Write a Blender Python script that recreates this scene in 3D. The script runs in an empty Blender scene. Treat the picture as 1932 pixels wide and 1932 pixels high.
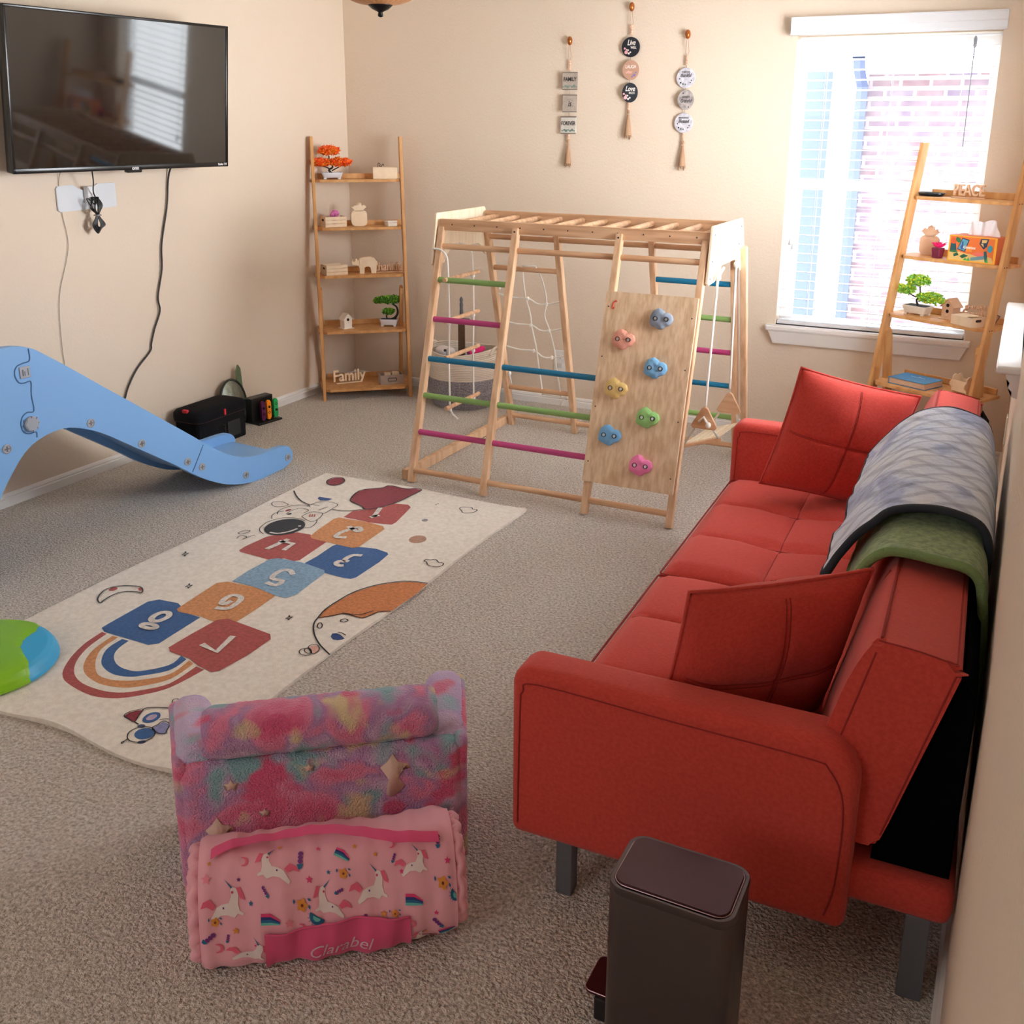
import bpy, bmesh, math, random
from mathutils import Vector, Matrix, Euler, noise
R=math.radians; PI=math.pi
rnd=random.Random(7)
scene=bpy.context.scene; COL=scene.collection

SKY,SIDE,REAR,BACKL,EXPO=5.2,66,14,270,0.78
TVY=-.12
NPC,NPR,NPS=(-.363,1.858,.485),(.266,.13,.769),.40
CHL,CHR,CHD,CHA=(-1.325,1.24,0),.66,.27,.325
SA,SB,SC_,SD=(-1.175,4.05,.2),(-1.044,4.10,.231),(-1.035,4.40,.217),(-1.16,4.36,.185)

# ------------------------------------------------------------------ camera
cam_d=bpy.data.cameras.new('camera'); cam=bpy.data.objects.new('camera',cam_d); COL.objects.link(cam)
CF,CCY=1929.56,789.33
cam_d.sensor_width=36; cam_d.sensor_fit='HORIZONTAL'; cam_d.lens=CF/1932*36
cam_d.shift_x=0; cam_d.shift_y=-(966-CCY)/1932; cam_d.clip_start=.01
YAW,PIT,ROL=R(26.19434),R(15.99571),R(0.33751)
_r=Vector((math.cos(YAW),math.sin(YAW),0)); _f=Vector((-math.sin(YAW),math.cos(YAW),0)); _u=Vector((0,0,1))
_f2=_f*math.cos(PIT)-_u*math.sin(PIT); _u2=_u*math.cos(PIT)+_f*math.sin(PIT)
_r3=_r*math.cos(ROL)+_u2*math.sin(ROL); _u3=-_r*math.sin(ROL)+_u2*math.cos(ROL)
_m=Matrix.Identity(4)
for i in range(3): _m[i][0]=_r3[i]; _m[i][1]=_u3[i]; _m[i][2]=-_f2[i]
_m.translation=Vector((0,0,1.5)); cam.matrix_world=_m
scene.camera=cam

# ------------------------------------------------------------------ light
w=bpy.data.worlds.new('sky'); scene.world=w; w.use_nodes=True
bg=w.node_tree.nodes['Background']; bg.inputs[0].default_value=(.93,.97,1,1); bg.inputs[1].default_value=SKY
def area(name,loc,rot,sx,sy,power=0,color=(1,1,1),portal=False):
    l=bpy.data.lights.new(name,'AREA'); l.shape='RECTANGLE'; l.size=sx; l.size_y=sy; l.energy=power; l.color=color
    if portal: l.cycles.is_portal=True
    o=bpy.data.objects.new(name,l); o.location=loc; o.rotation_euler=rot; COL.objects.link(o); return o
area('back_window_daylight',(-.61,5.24,1.23),(R(90),0,PI),.86,1.34,portal=True)
area('side_window_daylight',(.2,3.72,1.40),(R(90),0,R(90)),1.08,1.08,SIDE,(.93,.97,1))
area('rear_fill_light',(-2.2,-2.3,2.0),(R(70),0,0),1.6,.8,REAR,(.96,.97,1))  # added fill lamp behind the camera, no real source there
area('sky_over_back_window',(-.6,6.6,3.6),(R(-50),0,0),2.4,1.6,BACKL,(.95,.98,1))
v=scene.view_settings; v.view_transform='Standard'; v.look='None'; v.gamma=1; v.use_curve_mapping=False; v.exposure=EXPO
try:
    scene.cycles.use_denoising=True; scene.cycles.max_bounces=10; scene.cycles.diffuse_bounces=6; scene.cycles.sample_clamp_indirect=6
except Exception: pass

# ------------------------------------------------------------------ materials
def lin(c):
    return tuple((x/255/12.92 if x/255<=.04045 else ((x/255+.055)/1.055)**2.4) for x in c)+(1,)
MATS={}
def mat(name,c,rough=.6,metal=0,bump=0,bscale=50,var=0,vscale=8,spec=.5,trans=0,coat=0,sheen=0,kind=None,c2=None,emit=0,stretch=None,detail=3):
    if name in MATS: return MATS[name]
    m=bpy.data.materials.new(name); m.use_nodes=True; nt=m.node_tree; N=nt.nodes; L=nt.links
    b=N['Principled BSDF']; col=lin(c)
    b.inputs['Base Color'].default_value=col; b.inputs['Roughness'].default_value=rough; b.inputs['Metallic'].default_value=metal
    b.inputs['Specular IOR Level'].default_value=spec; b.inputs['Transmission Weight'].default_value=trans
    b.inputs['Coat Weight'].default_value=coat; b.inputs['Sheen Weight'].default_value=sheen
    m.diffuse_color=col
    if emit: b.inputs['Emission Color'].default_value=col; b.inputs['Emission Strength'].default_value=emit
    tc=N.new('ShaderNodeTexCoord'); mp=N.new('ShaderNodeMapping'); L.new(tc.outputs['Object'],mp.inputs[0])
    if stretch: mp.inputs['Scale'].default_value=stretch
    if var or c2:
        n=N.new('ShaderNodeTexNoise'); n.inputs['Scale'].default_value=vscale; n.inputs['Detail'].default_value=detail; L.new(mp.outputs[0],n.inputs['Vector'])
        r=N.new('ShaderNodeValToRGB'); L.new(n.outputs['Fac'],r.inputs[0])
        r.color_ramp.elements[0].position=.35; r.color_ramp.elements[1].position=.65
        a=lin(c2) if c2 else tuple(x*(1-var) for x in col[:3])+(1,)
        z=col if c2 else tuple(min(1,x*(1+var)) for x in col[:3])+(1,)
        r.color_ramp.elements[0].color=a; r.color_ramp.elements[1].color=z
        L.new(r.outputs[0],b.inputs['Base Color'])
    if bump:
        n2=N.new('ShaderNodeTexNoise'); n2.inputs['Scale'].default_value=bscale; n2.inputs['Detail'].default_value=3; L.new(mp.outputs[0],n2.inputs['Vector'])
        bp=N.new('ShaderNodeBump'); bp.inputs['Strength'].default_value=bump; bp.inputs['Distance'].default_value=.004
        L.new(n2.outputs['Fac'],bp.inputs['Height']); L.new(bp.outputs[0],b.inputs['Normal'])
    MATS[name]=m; return m
def ramp_mat(name,stops,scale,rough=.9,bump=.6,bscale=120,detail=1.5,dist=.006,sheen=.3,tex='noise',mapscale=None):
    m=bpy.data.materials.new(name); m.use_nodes=True; nt=m.node_tree; N=nt.nodes; L=nt.links; b=N['Principled BSDF']
    b.inputs['Roughness'].default_value=rough; b.inputs['Sheen Weight'].default_value=sheen; b.inputs['Specular IOR Level'].default_value=.2
    tc=N.new('ShaderNodeTexCoord'); mp=N.new('ShaderNodeMapping'); L.new(tc.outputs['Object'],mp.inputs[0])
    if mapscale: mp.inputs['Scale'].default_value=mapscale
    n=N.new('ShaderNodeTexNoise'); n.inputs['Scale'].default_value=scale; n.inputs['Detail'].default_value=detail; n.inputs['Distortion'].default_value=.4; L.new(mp.outputs[0],n.inputs['Vector'])
    r=N.new('ShaderNodeValToRGB'); L.new(n.outputs['Fac'],r.inputs[0]); cr=r.color_ramp
    while len(cr.elements)<len(stops): cr.elements.new(.5)
    for e,(p,c) in zip(cr.elements,stops): e.position=p; e.color=lin(c)
    L.new(r.outputs[0],b.inputs['Base Color'])
    n2=N.new('ShaderNodeTexNoise'); n2.inputs['Scale'].default_value=bscale; L.new(tc.outputs['Object'],n2.inputs['Vector'])
    bp=N.new('ShaderNodeBump'); bp.inputs['Strength'].default_value=bump; bp.inputs['Distance'].default_value=dist
    L.new(n2.outputs['Fac'],bp.inputs['Height']); L.new(bp.outputs[0],b.inputs['Normal'])
    MATS[name]=m; return m
WALL=mat('wall_paint',(224,207,188),.85,bump=.35,bscale=90,spec=.2)
CEIL=mat('ceiling_paint',(238,232,222),.9,spec=.2)
WHITE=mat('white_trim',(236,234,231),.45)
VINYL=mat('white_vinyl',(240,240,240),.4)
BLIND=mat('blind_white',(222,224,228),.5)
CARPET=ramp_mat('carpet',[(.3,(180,168,156)),(.5,(224,213,201)),(.7,(248,241,234))],120,1,1.0,150,3,.02,.2)
PINE=mat('pine_wood',(230,194,158),.5,var=.0,c2=(204,162,124),vscale=6,stretch=(6,6,.7),bump=.05,detail=4)
PINEX=mat('pine_wood_horizontal',(224,184,146),.5,c2=(194,148,110),vscale=6,stretch=(.6,7,7),detail=4)
PINEP=mat('pine_ply',(230,202,168),.5,c2=(204,168,130),vscale=5,stretch=(11,11,.35),detail=5)
BIRCH=mat('birch_ply_pale',(240,224,198),.5,c2=(230,208,176),vscale=6,stretch=(8,8,.6))
BAMBOO=mat('bamboo',(216,164,106),.45,c2=(196,140,82),vscale=5,stretch=(6,6,1.2),bump=.03)
RAW=mat('raw_basswood',(238,216,186),.7,var=.05,vscale=20)
RAWD=mat('raw_wood_tan',(218,180,148),.7,var=.06,vscale=20)
RED=mat('coral_linen',(208,76,64),.85,c2=(196,66,56),vscale=120,stretch=(1,3,1),bump=.35,bscale=420,sheen=.15,spec=.2)
REDD=mat('coral_seam',(150,40,36),.9)
BLACK=mat('black_plastic',(18,18,20),.35)
BLACKF=mat('black_fabric',(20,20,24),.9,bump=.2,bscale=300,spec=.2)
VOID=mat('void_black',(7,7,9),1,spec=.05)  # darkness of the void behind the sofa back put into the colour
GREYM=mat('grey_steel',(120,124,132),.4,metal=.6)
ROPE=mat('white_rope',(242,238,230),.8,bump=.5,bscale=500)
def M(n,c,**k): return mat(n,c,**k)

# ------------------------------------------------------------------ mesh builder
class MB:
    def __init__(s): s.bm=bmesh.new(); s.mi=0; s.slots=[]
    def use(s,m):
        if m not in s.slots: s.slots.append(m)
        s.mi=s.slots.index(m); return s
    def _fin(s,n0):
        s.bm.faces.ensure_lookup_table()
        for f in s.bm.faces[n0:]: f.material_index=s.mi
    def faces(s,vs,fs):
        n0=len(s.bm.faces); bv=[s.bm.verts.new(v) for v in vs]
        for f in fs:
            try: s.bm.faces.new([bv[i] for i in f])
            except ValueError: pass
        s._fin(n0); return s
    def box(s,c,d,rot=None,bev=0,seg=2):
        t=bmesh.new(); bmesh.ops.create_cube(t,size=1)
        for v in t.verts: v.co=Vector((v.co.x*d[0],v.co.y*d[1],v.co.z*d[2]))
        if bev: bmesh.ops.bevel(t,geom=t.edges[:],offset=min(bev,min(d)*.49),segments=seg,profile=.5,affect='EDGES')
        mt=(rot.to_matrix().to_4x4() if isinstance(rot,Euler) else rot) if rot is not None else Matrix.Identity(4)
        mt=Matrix.Translation(c)@mt
        return s.merge(t,mt)
    def merge(s,t,mt=None):
        n0=len(s.bm.faces); t.verts.index_update(); t.faces.ensure_lookup_table()
        nv=[s.bm.verts.new(mt@v.co if mt else v.co) for v in t.verts]
        for f in t.faces:
            try: s.bm.faces.new([nv[v.index] for v in f.verts])
            except ValueError: pass
        t.free(); s._fin(n0); return s
    def b3(s,x0,x1,y0,y1,z0,z1,bev=0,seg=2): return s.box(((x0+x1)/2,(y0+y1)/2,(z0+z1)/2),(abs(x1-x0),abs(y1-y0),abs(z1-z0)),None,bev,seg)
    def bar(s,p0,p1,a,b,side=(1,0,0),bev=.002):   # rectangular bar from p0 to p1, a along side, b across
        p0=Vector(p0);p1=Vector(p1); z=(p1-p0); L=z.length; z.normalize(); x=Vector(side); x=(x-z*x.dot(z)).normalized(); y=z.cross(x)
        m=Matrix((x,y,z)).transposed().to_4x4(); m.translation=(p0+p1)/2
        t=bmesh.new(); bmesh.ops.create_cube(t,size=1)
        for v in t.verts: v.co=Vector((v.co.x*a,v.co.y*b,v.co.z*L))
        if bev: bmesh.ops.bevel(t,geom=t.edges[:],offset=bev,segments=2,affect='EDGES')
        return s.merge(t,m)
    def tube(s,pts,r,n=8,closed=False,cap=True):
        pts=[Vector(p) for p in pts]; k=len(pts); rr=r if isinstance(r,(list,tuple)) else [r]*k
        vs=[];fs=[]; px=None
        for i,p in enumerate(pts):
            a=pts[(i-1)%k] if (closed or i>0) else p; b=pts[(i+1)%k] if (closed or i<k-1) else p
            t=(b-a); t=t.normalized() if t.length>1e-9 else Vector((0,0,1))
            if px is None: px=t.orthogonal().normalized()
            px=(px-t*px.dot(t)); px=px.normalized() if px.length>1e-6 else t.orthogonal().normalized()
            py=t.cross(px)
            for j in range(n):
                an=2*PI*j/n; vs.append(p+(px*math.cos(an)+py*math.sin(an))*rr[i])
        for i in range(k if closed else k-1):
            for j in range(n):
                a=i*n+j;b=i*n+(j+1)%n;c=((i+1)%k)*n+(j+1)%n;d=((i+1)%k)*n+j; fs.append((a,b,c,d))
        if cap and not closed: fs.append(tuple(range(n-1,-1,-1))); fs.append(tuple((k-1)*n+j for j in range(n)))
        return s.faces(vs,fs)
    def cyl(s,p0,p1,r,n=16): return s.tube([p0,p1],r,n)
    def lathe(s,prof,c=(0,0,0),n=32,ax='z',sx=1,sy=1):
        vs=[];fs=[];k=len(prof)
        for (r,z) in prof:
            for j in range(n):
                a=2*PI*j/n; x,y=r*math.cos(a)*sx,r*math.sin(a)*sy
                p={'z':(x,y,z),'y':(x,z,y),'x':(z,x,y)}[ax]; vs.append(Vector(c)+Vector(p))
        for i in range(k-1):
            for j in range(n): fs.append((i*n+j,i*n+(j+1)%n,(i+1)*n+(j+1)%n,(i+1)*n+j))
        fs.append(tuple(range(n-1,-1,-1))); fs.append(tuple((k-1)*n+j for j in range(n)))
        return s.faces(vs,fs)
    def prism(s,poly,f0,f1,bev=0):   # f0/f1 map (a,b)->3D
        t=bmesh.new(); n=len(poly)
        A=[t.verts.new(f0(*p)) for p in poly]; B=[t.verts.new(f1(*p)) for p in poly]
        c=[t.faces.new(A),t.faces.new(B[::-1])]
        for i in range(n): t.faces.new((A[i],B[i],B[(i+1)%n],A[(i+1)%n]))
        if bev:
            ed=[e for e in t.edges if len([f for f in e.link_faces if f in c])==1]
            bmesh.ops.bevel(t,geom=ed,offset=bev,segments=3,affect='EDGES')
        bmesh.ops.triangulate(t,faces=[f for f in t.faces if len(f.verts)>4]); bmesh.ops.recalc_face_normals(t,faces=t.faces[:])
        return s.merge(t)
    def plate(s,poly,z0,z1,ax='z',bev=0):
        g={'z':lambda h:(lambda a,b:Vector((a,b,h))),'y':lambda h:(lambda a,b:Vector((a,h,b))),'x':lambda h:(lambda a,b:Vector((h,a,b)))}[ax]
        return s.prism(poly,g(z0),g(z1),bev)
    def ball(s,c,r,n=12,m=8,sc=(1,1,1)):
        t=bmesh.new(); bmesh.ops.create_uvsphere(t,u_segments=n,v_segments=m,radius=1)
        for v in t.verts: v.co=Vector((v.co.x*sc[0]*r,v.co.y*sc[1]*r,v.co.z*sc[2]*r))
        return s.merge(t,Matrix.Translation(c))
    def grid(s,f,nu,nv,closeu=False):
        vs=[f(i/(nu if closeu else nu-1),j/(nv-1)) for i in range(nu) for j in range(nv)]; fs=[]
        for i in range(nu if closeu else nu-1):
            for j in range(nv-1):
                i2=(i+1)%nu; fs.append((i*nv+j,i2*nv+j,i2*nv+j+1,i*nv+j+1))
        return s.faces(vs,fs)
    def xf(s,mt): s.bm.transform(mt); return s
    def text(s,body,size,mt,ext=.0005,shear=0,align='CENTER',bold=0,sx=1):
        c=bpy.data.curves.new('t','FONT'); c.body=body; c.size=size; c.extrude=ext; c.shear=shear; c.align_x=align; c.align_y='CENTER'; c.offset=bold; c.resolution_u=4
        o=bpy.data.objects.new('t',c); COL.objects.link(o); dg=bpy.context.evaluated_depsgraph_get(); me=bpy.data.meshes.new_from_object(o.evaluated_get(dg))
        t=bmesh.new(); t.from_mesh(me); bpy.data.objects.remove(o); bpy.data.curves.remove(c); bpy.data.meshes.remove(me)
        if sx!=1:
            for v_ in t.verts: v_.co.x*=sx
        return s.merge(t,mt)
    def build(s,name,m,parent=None,smooth=False,kind=None,recalc=True,loc=None,rot=None,auto=None):
        if recalc: bmesh.ops.recalc_face_normals(s.bm,faces=s.bm.faces[:])
        me=bpy.data.meshes.new(name); 
        if smooth or auto:
            for f in s.bm.faces: f.smooth=True
        s.bm.to_mesh(me); s.bm.free()
        ms=s.slots if s.slots else [m]
        for q in ms: me.materials.append(q)
        if auto: me.set_sharp_from_angle(angle=R(auto))
        o=bpy.data.objects.new(name,me); COL.objects.link(o)
        if parent: o.parent=parent
        if loc: o.location=loc
        if rot: o.rotation_euler=rot
        if kind: o['kind']=kind
        return o
def thing(name,label,cat,loc=(0,0,0),rz=0,group=None,rot=None):
    o=bpy.data.objects.new(name,None); COL.objects.link(o); o.location=loc; o.rotation_euler=rot or (0,0,rz); o.empty_display_size=.05
    o['label']=label; o['category']=cat
    if group: o['group']=group
    return o
def tag(o,label,cat,group=None):
    o['label']=label; o['category']=cat
    if group: o['group']=group
    return o
def TR(x,y,z,rx=0,ry=0,rz=0): return Matrix.Translation((x,y,z))@Euler((rx,ry,rz)).to_matrix().to_4x4()
STAND=lambda x,y,z,rz=0: TR(x,y,z)@Matrix.Rotation(rz,4,'Z')@Matrix.Rotation(R(90),4,'X')   # text standing up facing -y
def rrect(w,h,r,n=4,cx=0,cy=0):
    o=[]
    for sx,sy,a0 in((1,1,0),(-1,1,90),(-1,-1,180),(1,-1,270)):
        for i in range(n+1):
            a=R(a0+90*i/n); o.append((cx+sx*(w/2-r)+r*math.cos(a),cy+sy*(h/2-r)+r*math.sin(a)))
    return o
def circ(r,n=24,cx=0,cy=0,ry=None): return [(cx+r*math.cos(2*PI*i/n),cy+(ry or r)*math.sin(2*PI*i/n)) for i in range(n)]
def smooth_path(p,n=6,closed=False):
    p=[Vector(q) for q in p]; o=[]; k=len(p)
    for i in range(k if closed else k-1):
        a=p[(i-1)%k] if closed or i>0 else p[i]; b=p[i]; c=p[(i+1)%k]; d=p[(i+2)%k] if closed or i<k-2 else c
        for j in range(n):
            t=j/n; o.append(.5*((2*b)+(c-a)*t+(2*a-5*b+4*c-d)*t*t+(3*b-a-3*c+d)*t**3))
    if not closed: o.append(p[-1])
    return o
XL,XR,YB,YF,ZC=-3.56,.045,5.065,-2.5,2.45

# ------------------------------------------------------------------ room shell
MB().b3(XL-.1,XR+.1,YF-.1,YB+.1,-.1,0).build('floor',CARPET,kind='structure')
MB().b3(XL-.1,XR+.1,YF-.1,YB+.1,ZC,ZC+.1).build('ceiling',CEIL,kind='structure')
MB().b3(XL-.12,XL,YF-.1,YB,0,ZC).build('wall_left',WALL,kind='structure')
WX0,WX1,WZ0,WZ1=-1.04,-.18,.56,1.90
def wall_hole_y(name,y0,y1,x0,x1,hx0,hx1,hz0,hz1,m):
    b=MB(); b.b3(x0,hx0,y0,y1,0,ZC); b.b3(hx1,x1,y0,y1,0,ZC); b.b3(hx0,hx1,y0,y1,0,hz0); b.b3(hx0,hx1,y0,y1,hz1,ZC); return b.build(name,m,kind='structure')
wall_hole_y('wall_back',YB,YB+.13,XL-.12,XR+.13,WX0,WX1,WZ0,WZ1,WALL)
MB().b3(XL-.12,XR+.13,YF-.13,YF,0,ZC).build('wall_rear',WALL,kind='structure')
SY0,SY1,SZ0,SZ1=3.18,4.26,.86,1.94
b=MB(); b.b3(XR,XR+.13,YF-.1,SY0,0,ZC); b.b3(XR,XR+.13,SY1,YB,0,ZC); b.b3(XR,XR+.13,SY0,SY1,0,SZ0); b.b3(XR,XR+.13,SY0,SY1,SZ1,ZC); b.build('wall_right',WALL,kind='structure')
def baseboard(name,pts):  # cross-section along straight run
    (x0,y0),(x1,y1),(nx,ny)=pts; b=MB()
    prof=[(0,0),(.014,0),(.014,.032),(.009,.036),(.012,.041),(.008,.05),(0,.053)]
    b.prism(prof,lambda a,z:Vector((x0+nx*a,y0+ny*a,z)),lambda a,z:Vector((x1+nx*a,y1+ny*a,z))); b.build(name,WHITE,kind='structure')
baseboard('baseboard_left',((XL,YF),(XL,YB),(1,0))); baseboard('baseboard_back',((XL,YB),(XR,YB),(0,-1))); baseboard('baseboard_right',((XR,YF),(XR,YB),(-1,0)))

# back window: vinyl frame, glass, sill, apron
win=bpy.data.objects.new('window_1',None); COL.objects.link(win); win.location=(0,0,0); win['kind']='structure'
b=MB(); y0,y1=YB+.075,YB+.12; fr=.035
for (a,c_,d,e) in((WX0,WX0+fr,WZ0,WZ1),(WX1-fr,WX1,WZ0,WZ1),(WX0+fr,WX1-fr,WZ0,WZ0+fr),(WX0+fr,WX1-fr,WZ1-fr,WZ1),(WX0+fr,WX1-fr,1.21,1.255)): b.b3(a,c_,y0,y1,d,e)
b.b3(WX0+fr,WX0+fr+.022,y0+.01,y1-.005,WZ0+fr,1.21).b3(WX1-fr-.022,WX1-fr,y0+.01,y1-.005,WZ0+fr,1.21)
b.build('window_frame',VINYL,win)
gl=mat('window_glass',(250,252,255),.02,trans=1,spec=.5); 
g_=gl.node_tree; tb=g_.nodes.new('ShaderNodeBsdfTransparent'); mx=g_.nodes.new('ShaderNodeMixShader'); g_.nodes['Principled BSDF'].inputs['IOR'].default_value=1.05
gs=g_.nodes.new('ShaderNodeBsdfGlossy'); gs.inputs['Roughness'].default_value=.02; mx.inputs[0].default_value=.006; g_.links.new(tb.outputs[0],mx.inputs[1]); g_.links.new(gs.outputs[0],mx.inputs[2]); g_.links.new(mx.outputs[0],g_.nodes['Material Output'].inputs[0])
MB().b3(WX0+fr,WX1-fr,y1-.022,y1-.018,WZ0+fr,WZ1-fr).build('window_pane',gl,win)
b=MB(); b.prism([(WX0-.04,.0),(WX1+.03,.0)][:2]+[(WX1+.03,.026),(WX0-.04,.026)],lambda a,z:Vector((a,YB-.045,.534+z)),lambda a,z:Vector((a,YB+.075,.534+z)),.006)
b.build('window_sill',WHITE,win,auto=35)
b=MB(); b.prism([(WX0-.03,.534),(WX1+.02,.534),(WX1-.005,.468),(WX0-.005,.468)],lambda a,z:Vector((a,YB-.022-(z-.468)*.2,z)),lambda a,z:Vector((a,YB,z)),.003); b.build('window_apron',WHITE,win)
# right wall window
wr=bpy.data.objects.new('window_2',None); COL.objects.link(wr); wr['kind']='structure'
b=MB()
for (a,c_,d,e) in((SY0,SY0+fr,SZ0,SZ1),(SY1-fr,SY1,SZ0,SZ1),(SY0+fr,SY1-fr,SZ0,SZ0+fr),(SY0+fr,SY1-fr,SZ1-fr,SZ1),(SY0+fr,SY1-fr,1.39,1.43)): b.b3(XR+.07,XR+.12,a,c_,d,e)
b.build('window_frame',VINYL,wr)
MB().b3(XR+.098,XR+.102,SY0+fr,SY1-fr,SZ0+fr,SZ1-fr).build('window_pane',gl,wr)
b=MB(); b.prism(rrect(SY1-SY0+.14,.024,.008,3,(SY0+SY1)/2,.848),lambda a,z:Vector((-.018,a,z)),lambda a,z:Vector((XR+.07,a,z)),.004); b.build('window_sill',WHITE,wr,auto=35)
b=MB(); b.prism([(XR,.836),(.008,.836),(.012,.82),(.022,.81),(.018,.795),(.03,.785),(.03,.77),(XR,.765)],lambda a,z:Vector((a,SY0-.05,z)),lambda a,z:Vector((a,SY1+.05,z))); b.build('window_apron',WHITE,wr)

# ------------------------------------------------------------------ outside
def brick():
    m=bpy.data.materials.new('brick_wall'); m.use_nodes=True; N=m.node_tree.nodes; L=m.node_tree.links; b=N['Principled BSDF']; b.inputs['Roughness'].default_value=.9
    tc=N.new('ShaderNodeTexCoord'); sp=N.new('ShaderNodeSeparateXYZ'); cb=N.new('ShaderNodeCombineXYZ'); L.new(tc.outputs['Object'],sp.inputs[0]); L.new(sp.outputs['X'],cb.inputs[0]); L.new(sp.outputs['Z'],cb.inputs[1])
    t=N.new('ShaderNodeTexBrick'); t.inputs['Scale'].default_value=1; t.inputs['Brick Width'].default_value=.2; t.inputs['Row Height'].default_value=.068; t.inputs['Mortar Size'].default_value=.012
    t.inputs['Color1'].default_value=lin(BRK1); t.inputs['Color2'].default_value=lin(BRK2); t.inputs['Mortar'].default_value=lin(BRKM); L.new(cb.outputs[0],t.inputs[0])
    n=N.new('ShaderNodeTexNoise'); n.inputs['Scale'].default_value=9; L.new(tc.outputs['Object'],n.inputs[0]); mx=N.new('ShaderNodeMix'); mx.data_type='RGBA'; mx.blend_type='MIX'
    r=N.new('ShaderNodeMath'); r.operation='MULTIPLY'; r.inputs[1].default_value=.8; L.new(n.outputs['Fac'],r.inputs[0]); L.new(r.outputs[0],mx.inputs[0]); L.new(t.outputs[0],mx.inputs[6]); mx.inputs[7].default_value=lin(BRKM); L.new(mx.outputs[2],b.inputs['Base Color']); return m
BRK1,BRK2,BRKM=(96,62,70),(78,70,100),(150,140,145)
hs=thing('neighbor_house','brick house with white frieze and downspout seen through the window','house',(0,8,0))
MB().b3(-1.12,2.5,0,.2,-.3,1.86).build('brick_wall',brick(),hs)
GUT=mat('gutter_blue_grey',(78,90,122),.5)
MB().b3(-1.12,2.5,-.02,.2,1.86,1.925,.002).build('frieze_board',mat('frieze_white',(200,200,205),.6),hs)
MB().b3(-1.5,2.5,-.38,.2,1.99,2.03).build('eave',mat('eave_soffit',(110,120,150),.6),hs)
MB().b3(-1.5,2.5,-.46,-.38,1.96,2.05,.01).build('gutter',mat('gutter_pale',(150,160,190),.5),hs)
b=MB(); b.tube([(-1.15,-.34,1.96),(-1.15,-.3,1.9),(-1.15,-.06,1.78),(-1.15,-.05,.0)],.045,6); b.build('downspout',GUT,hs)
MB().b3(-1.9,-1.42,.3,.4,-.3,1.9).build('side_wall',mat('far_siding',(90,105,130),.6),hs)
MB().b3(-5,4,5.6,12,-.35,-.3).build('ground_outside',mat('bright_concrete',(190,190,185),.8),kind='structure')
# ------------------------------------------------------------------ blinds (back window)
bl=thing('window_blind','white horizontal slat blind hanging in the back wall window','blind',(0,0,0))
nsl=30
for i in range(nsl):
    z=.60+i*(1.885-.60)/(nsl-1)
    MB().box(((WX0+WX1)/2,YB+.03,z),(WX1-WX0-.012,.046,.0022),Euler((R(-4),0,0))).build('slat',BLIND,bl)
MB().b3(WX0+.004,WX1-.004,YB+.006,YB+.054,.563,.582,.003).build('bottom_rail',BLIND,bl)
b=MB(); 
for x in(WX0+.14,-.61,WX1-.14):
    for dy in(.004,.056): b.cyl((x,YB+dy,.57),(x,YB+dy,1.9),.0009,5)
b.build('ladder_cord',BLIND,bl)
b=MB(); b.cyl((-.285,YB+.0,1.86),(-.285,YB+.0,1.42),.0025,6); b.ball((-.285,YB-.001,1.855),.012,10,6,(.7,.7,2.2)); b.build('tilt_wand',mat('wand_grey',(150,155,165),.4),bl)
b=MB()
for x,z in((-1.0,.985),(-.985,.965)): b.cyl((x,YB-.004,1.9),(x,YB-.004,z),.0009,5); b.lathe([(.001,z),(.003,z-.005),(.009,z-.03),(.006,z-.034)],(x,YB-.004,0),12)
b.build('pull_cord',mat('cord_grey',(205,207,212),.5),bl)
b=MB(); b.prism([(YB,1.902),(YB-.05,1.902),(YB-.052,1.91),(YB-.05,1.935),(YB-.055,1.94),(YB-.05,1.972),(YB-.055,1.978),(YB,1.978)],lambda a,z:Vector((-1.063,a,z)),lambda a,z:Vector((-.165,a,z))); b.build('valance',BLIND,bl)
b2_=thing('window_blind','white slat blind in the right wall window above the pale sill','blind',(0,0,0))
for i in range(24):
    z=.90+i*.0445; MB().box((XR+.035,(SY0+SY1)/2,z),(.046,SY1-SY0-.012,.0022),Euler((0,R(6),0))).build('slat',BLIND,b2_)
MB().b3(XR+.01,XR+.06,SY0+.004,SY1-.004,.865,.885,.003).build('bottom_rail',BLIND,b2_)

# ------------------------------------------------------------------ television
tv=thing('television','large flat black television on an arm above the blue slide','television',(-3.38034,3.26798,1.61236))
yaw,tilt=TVY,.101
n=Vector((math.cos(yaw),math.sin(yaw),0)); wv=Vector((-math.sin(yaw),math.cos(yaw),0)); up=Vector((0,0,1))
n2=n*math.cos(tilt)-up*math.sin(tilt); u2=up*math.cos(tilt)+n*math.sin(tilt)
tm=Matrix((wv,u2,n2)).transposed().to_4x4()
TW,TH=1.06,.6095
def tvpart(b,name,m,**k): b.xf(tm); return b.build(name,m,tv,**k)
SCREEN=mat('tv_screen',(18,18,20),.05,spec=1.0); TVB=mat('tv_bezel',(16,16,18),.25)
tvpart(MB().b3(-TW/2,TW/2,-TH/2,TH/2,-.045,-.002,.006),'housing',TVB,auto=30)
b=MB(); bz=.011
for a in((-TW/2,TW/2,TH/2-bz,TH/2),(-TW/2,TW/2,-TH/2,-TH/2+.02),(-TW/2,-TW/2+bz,-TH/2,TH/2),(TW/2-bz,TW/2,-TH/2,TH/2)): b.b3(*a,-.004,.004,.002)
tvpart(b,'bezel',TVB,auto=30)
tvpart(MB().b3(-TW/2+bz,TW/2-bz,-TH/2+.02,TH/2-bz,-.004,.0005),'screen',SCREEN)
b=MB(); b.b3(.0-.02,.055,-TH/2-.012,-TH/2+.004,-.02,.003,.004); tvpart(b,'sensor_bump',TVB)
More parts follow.
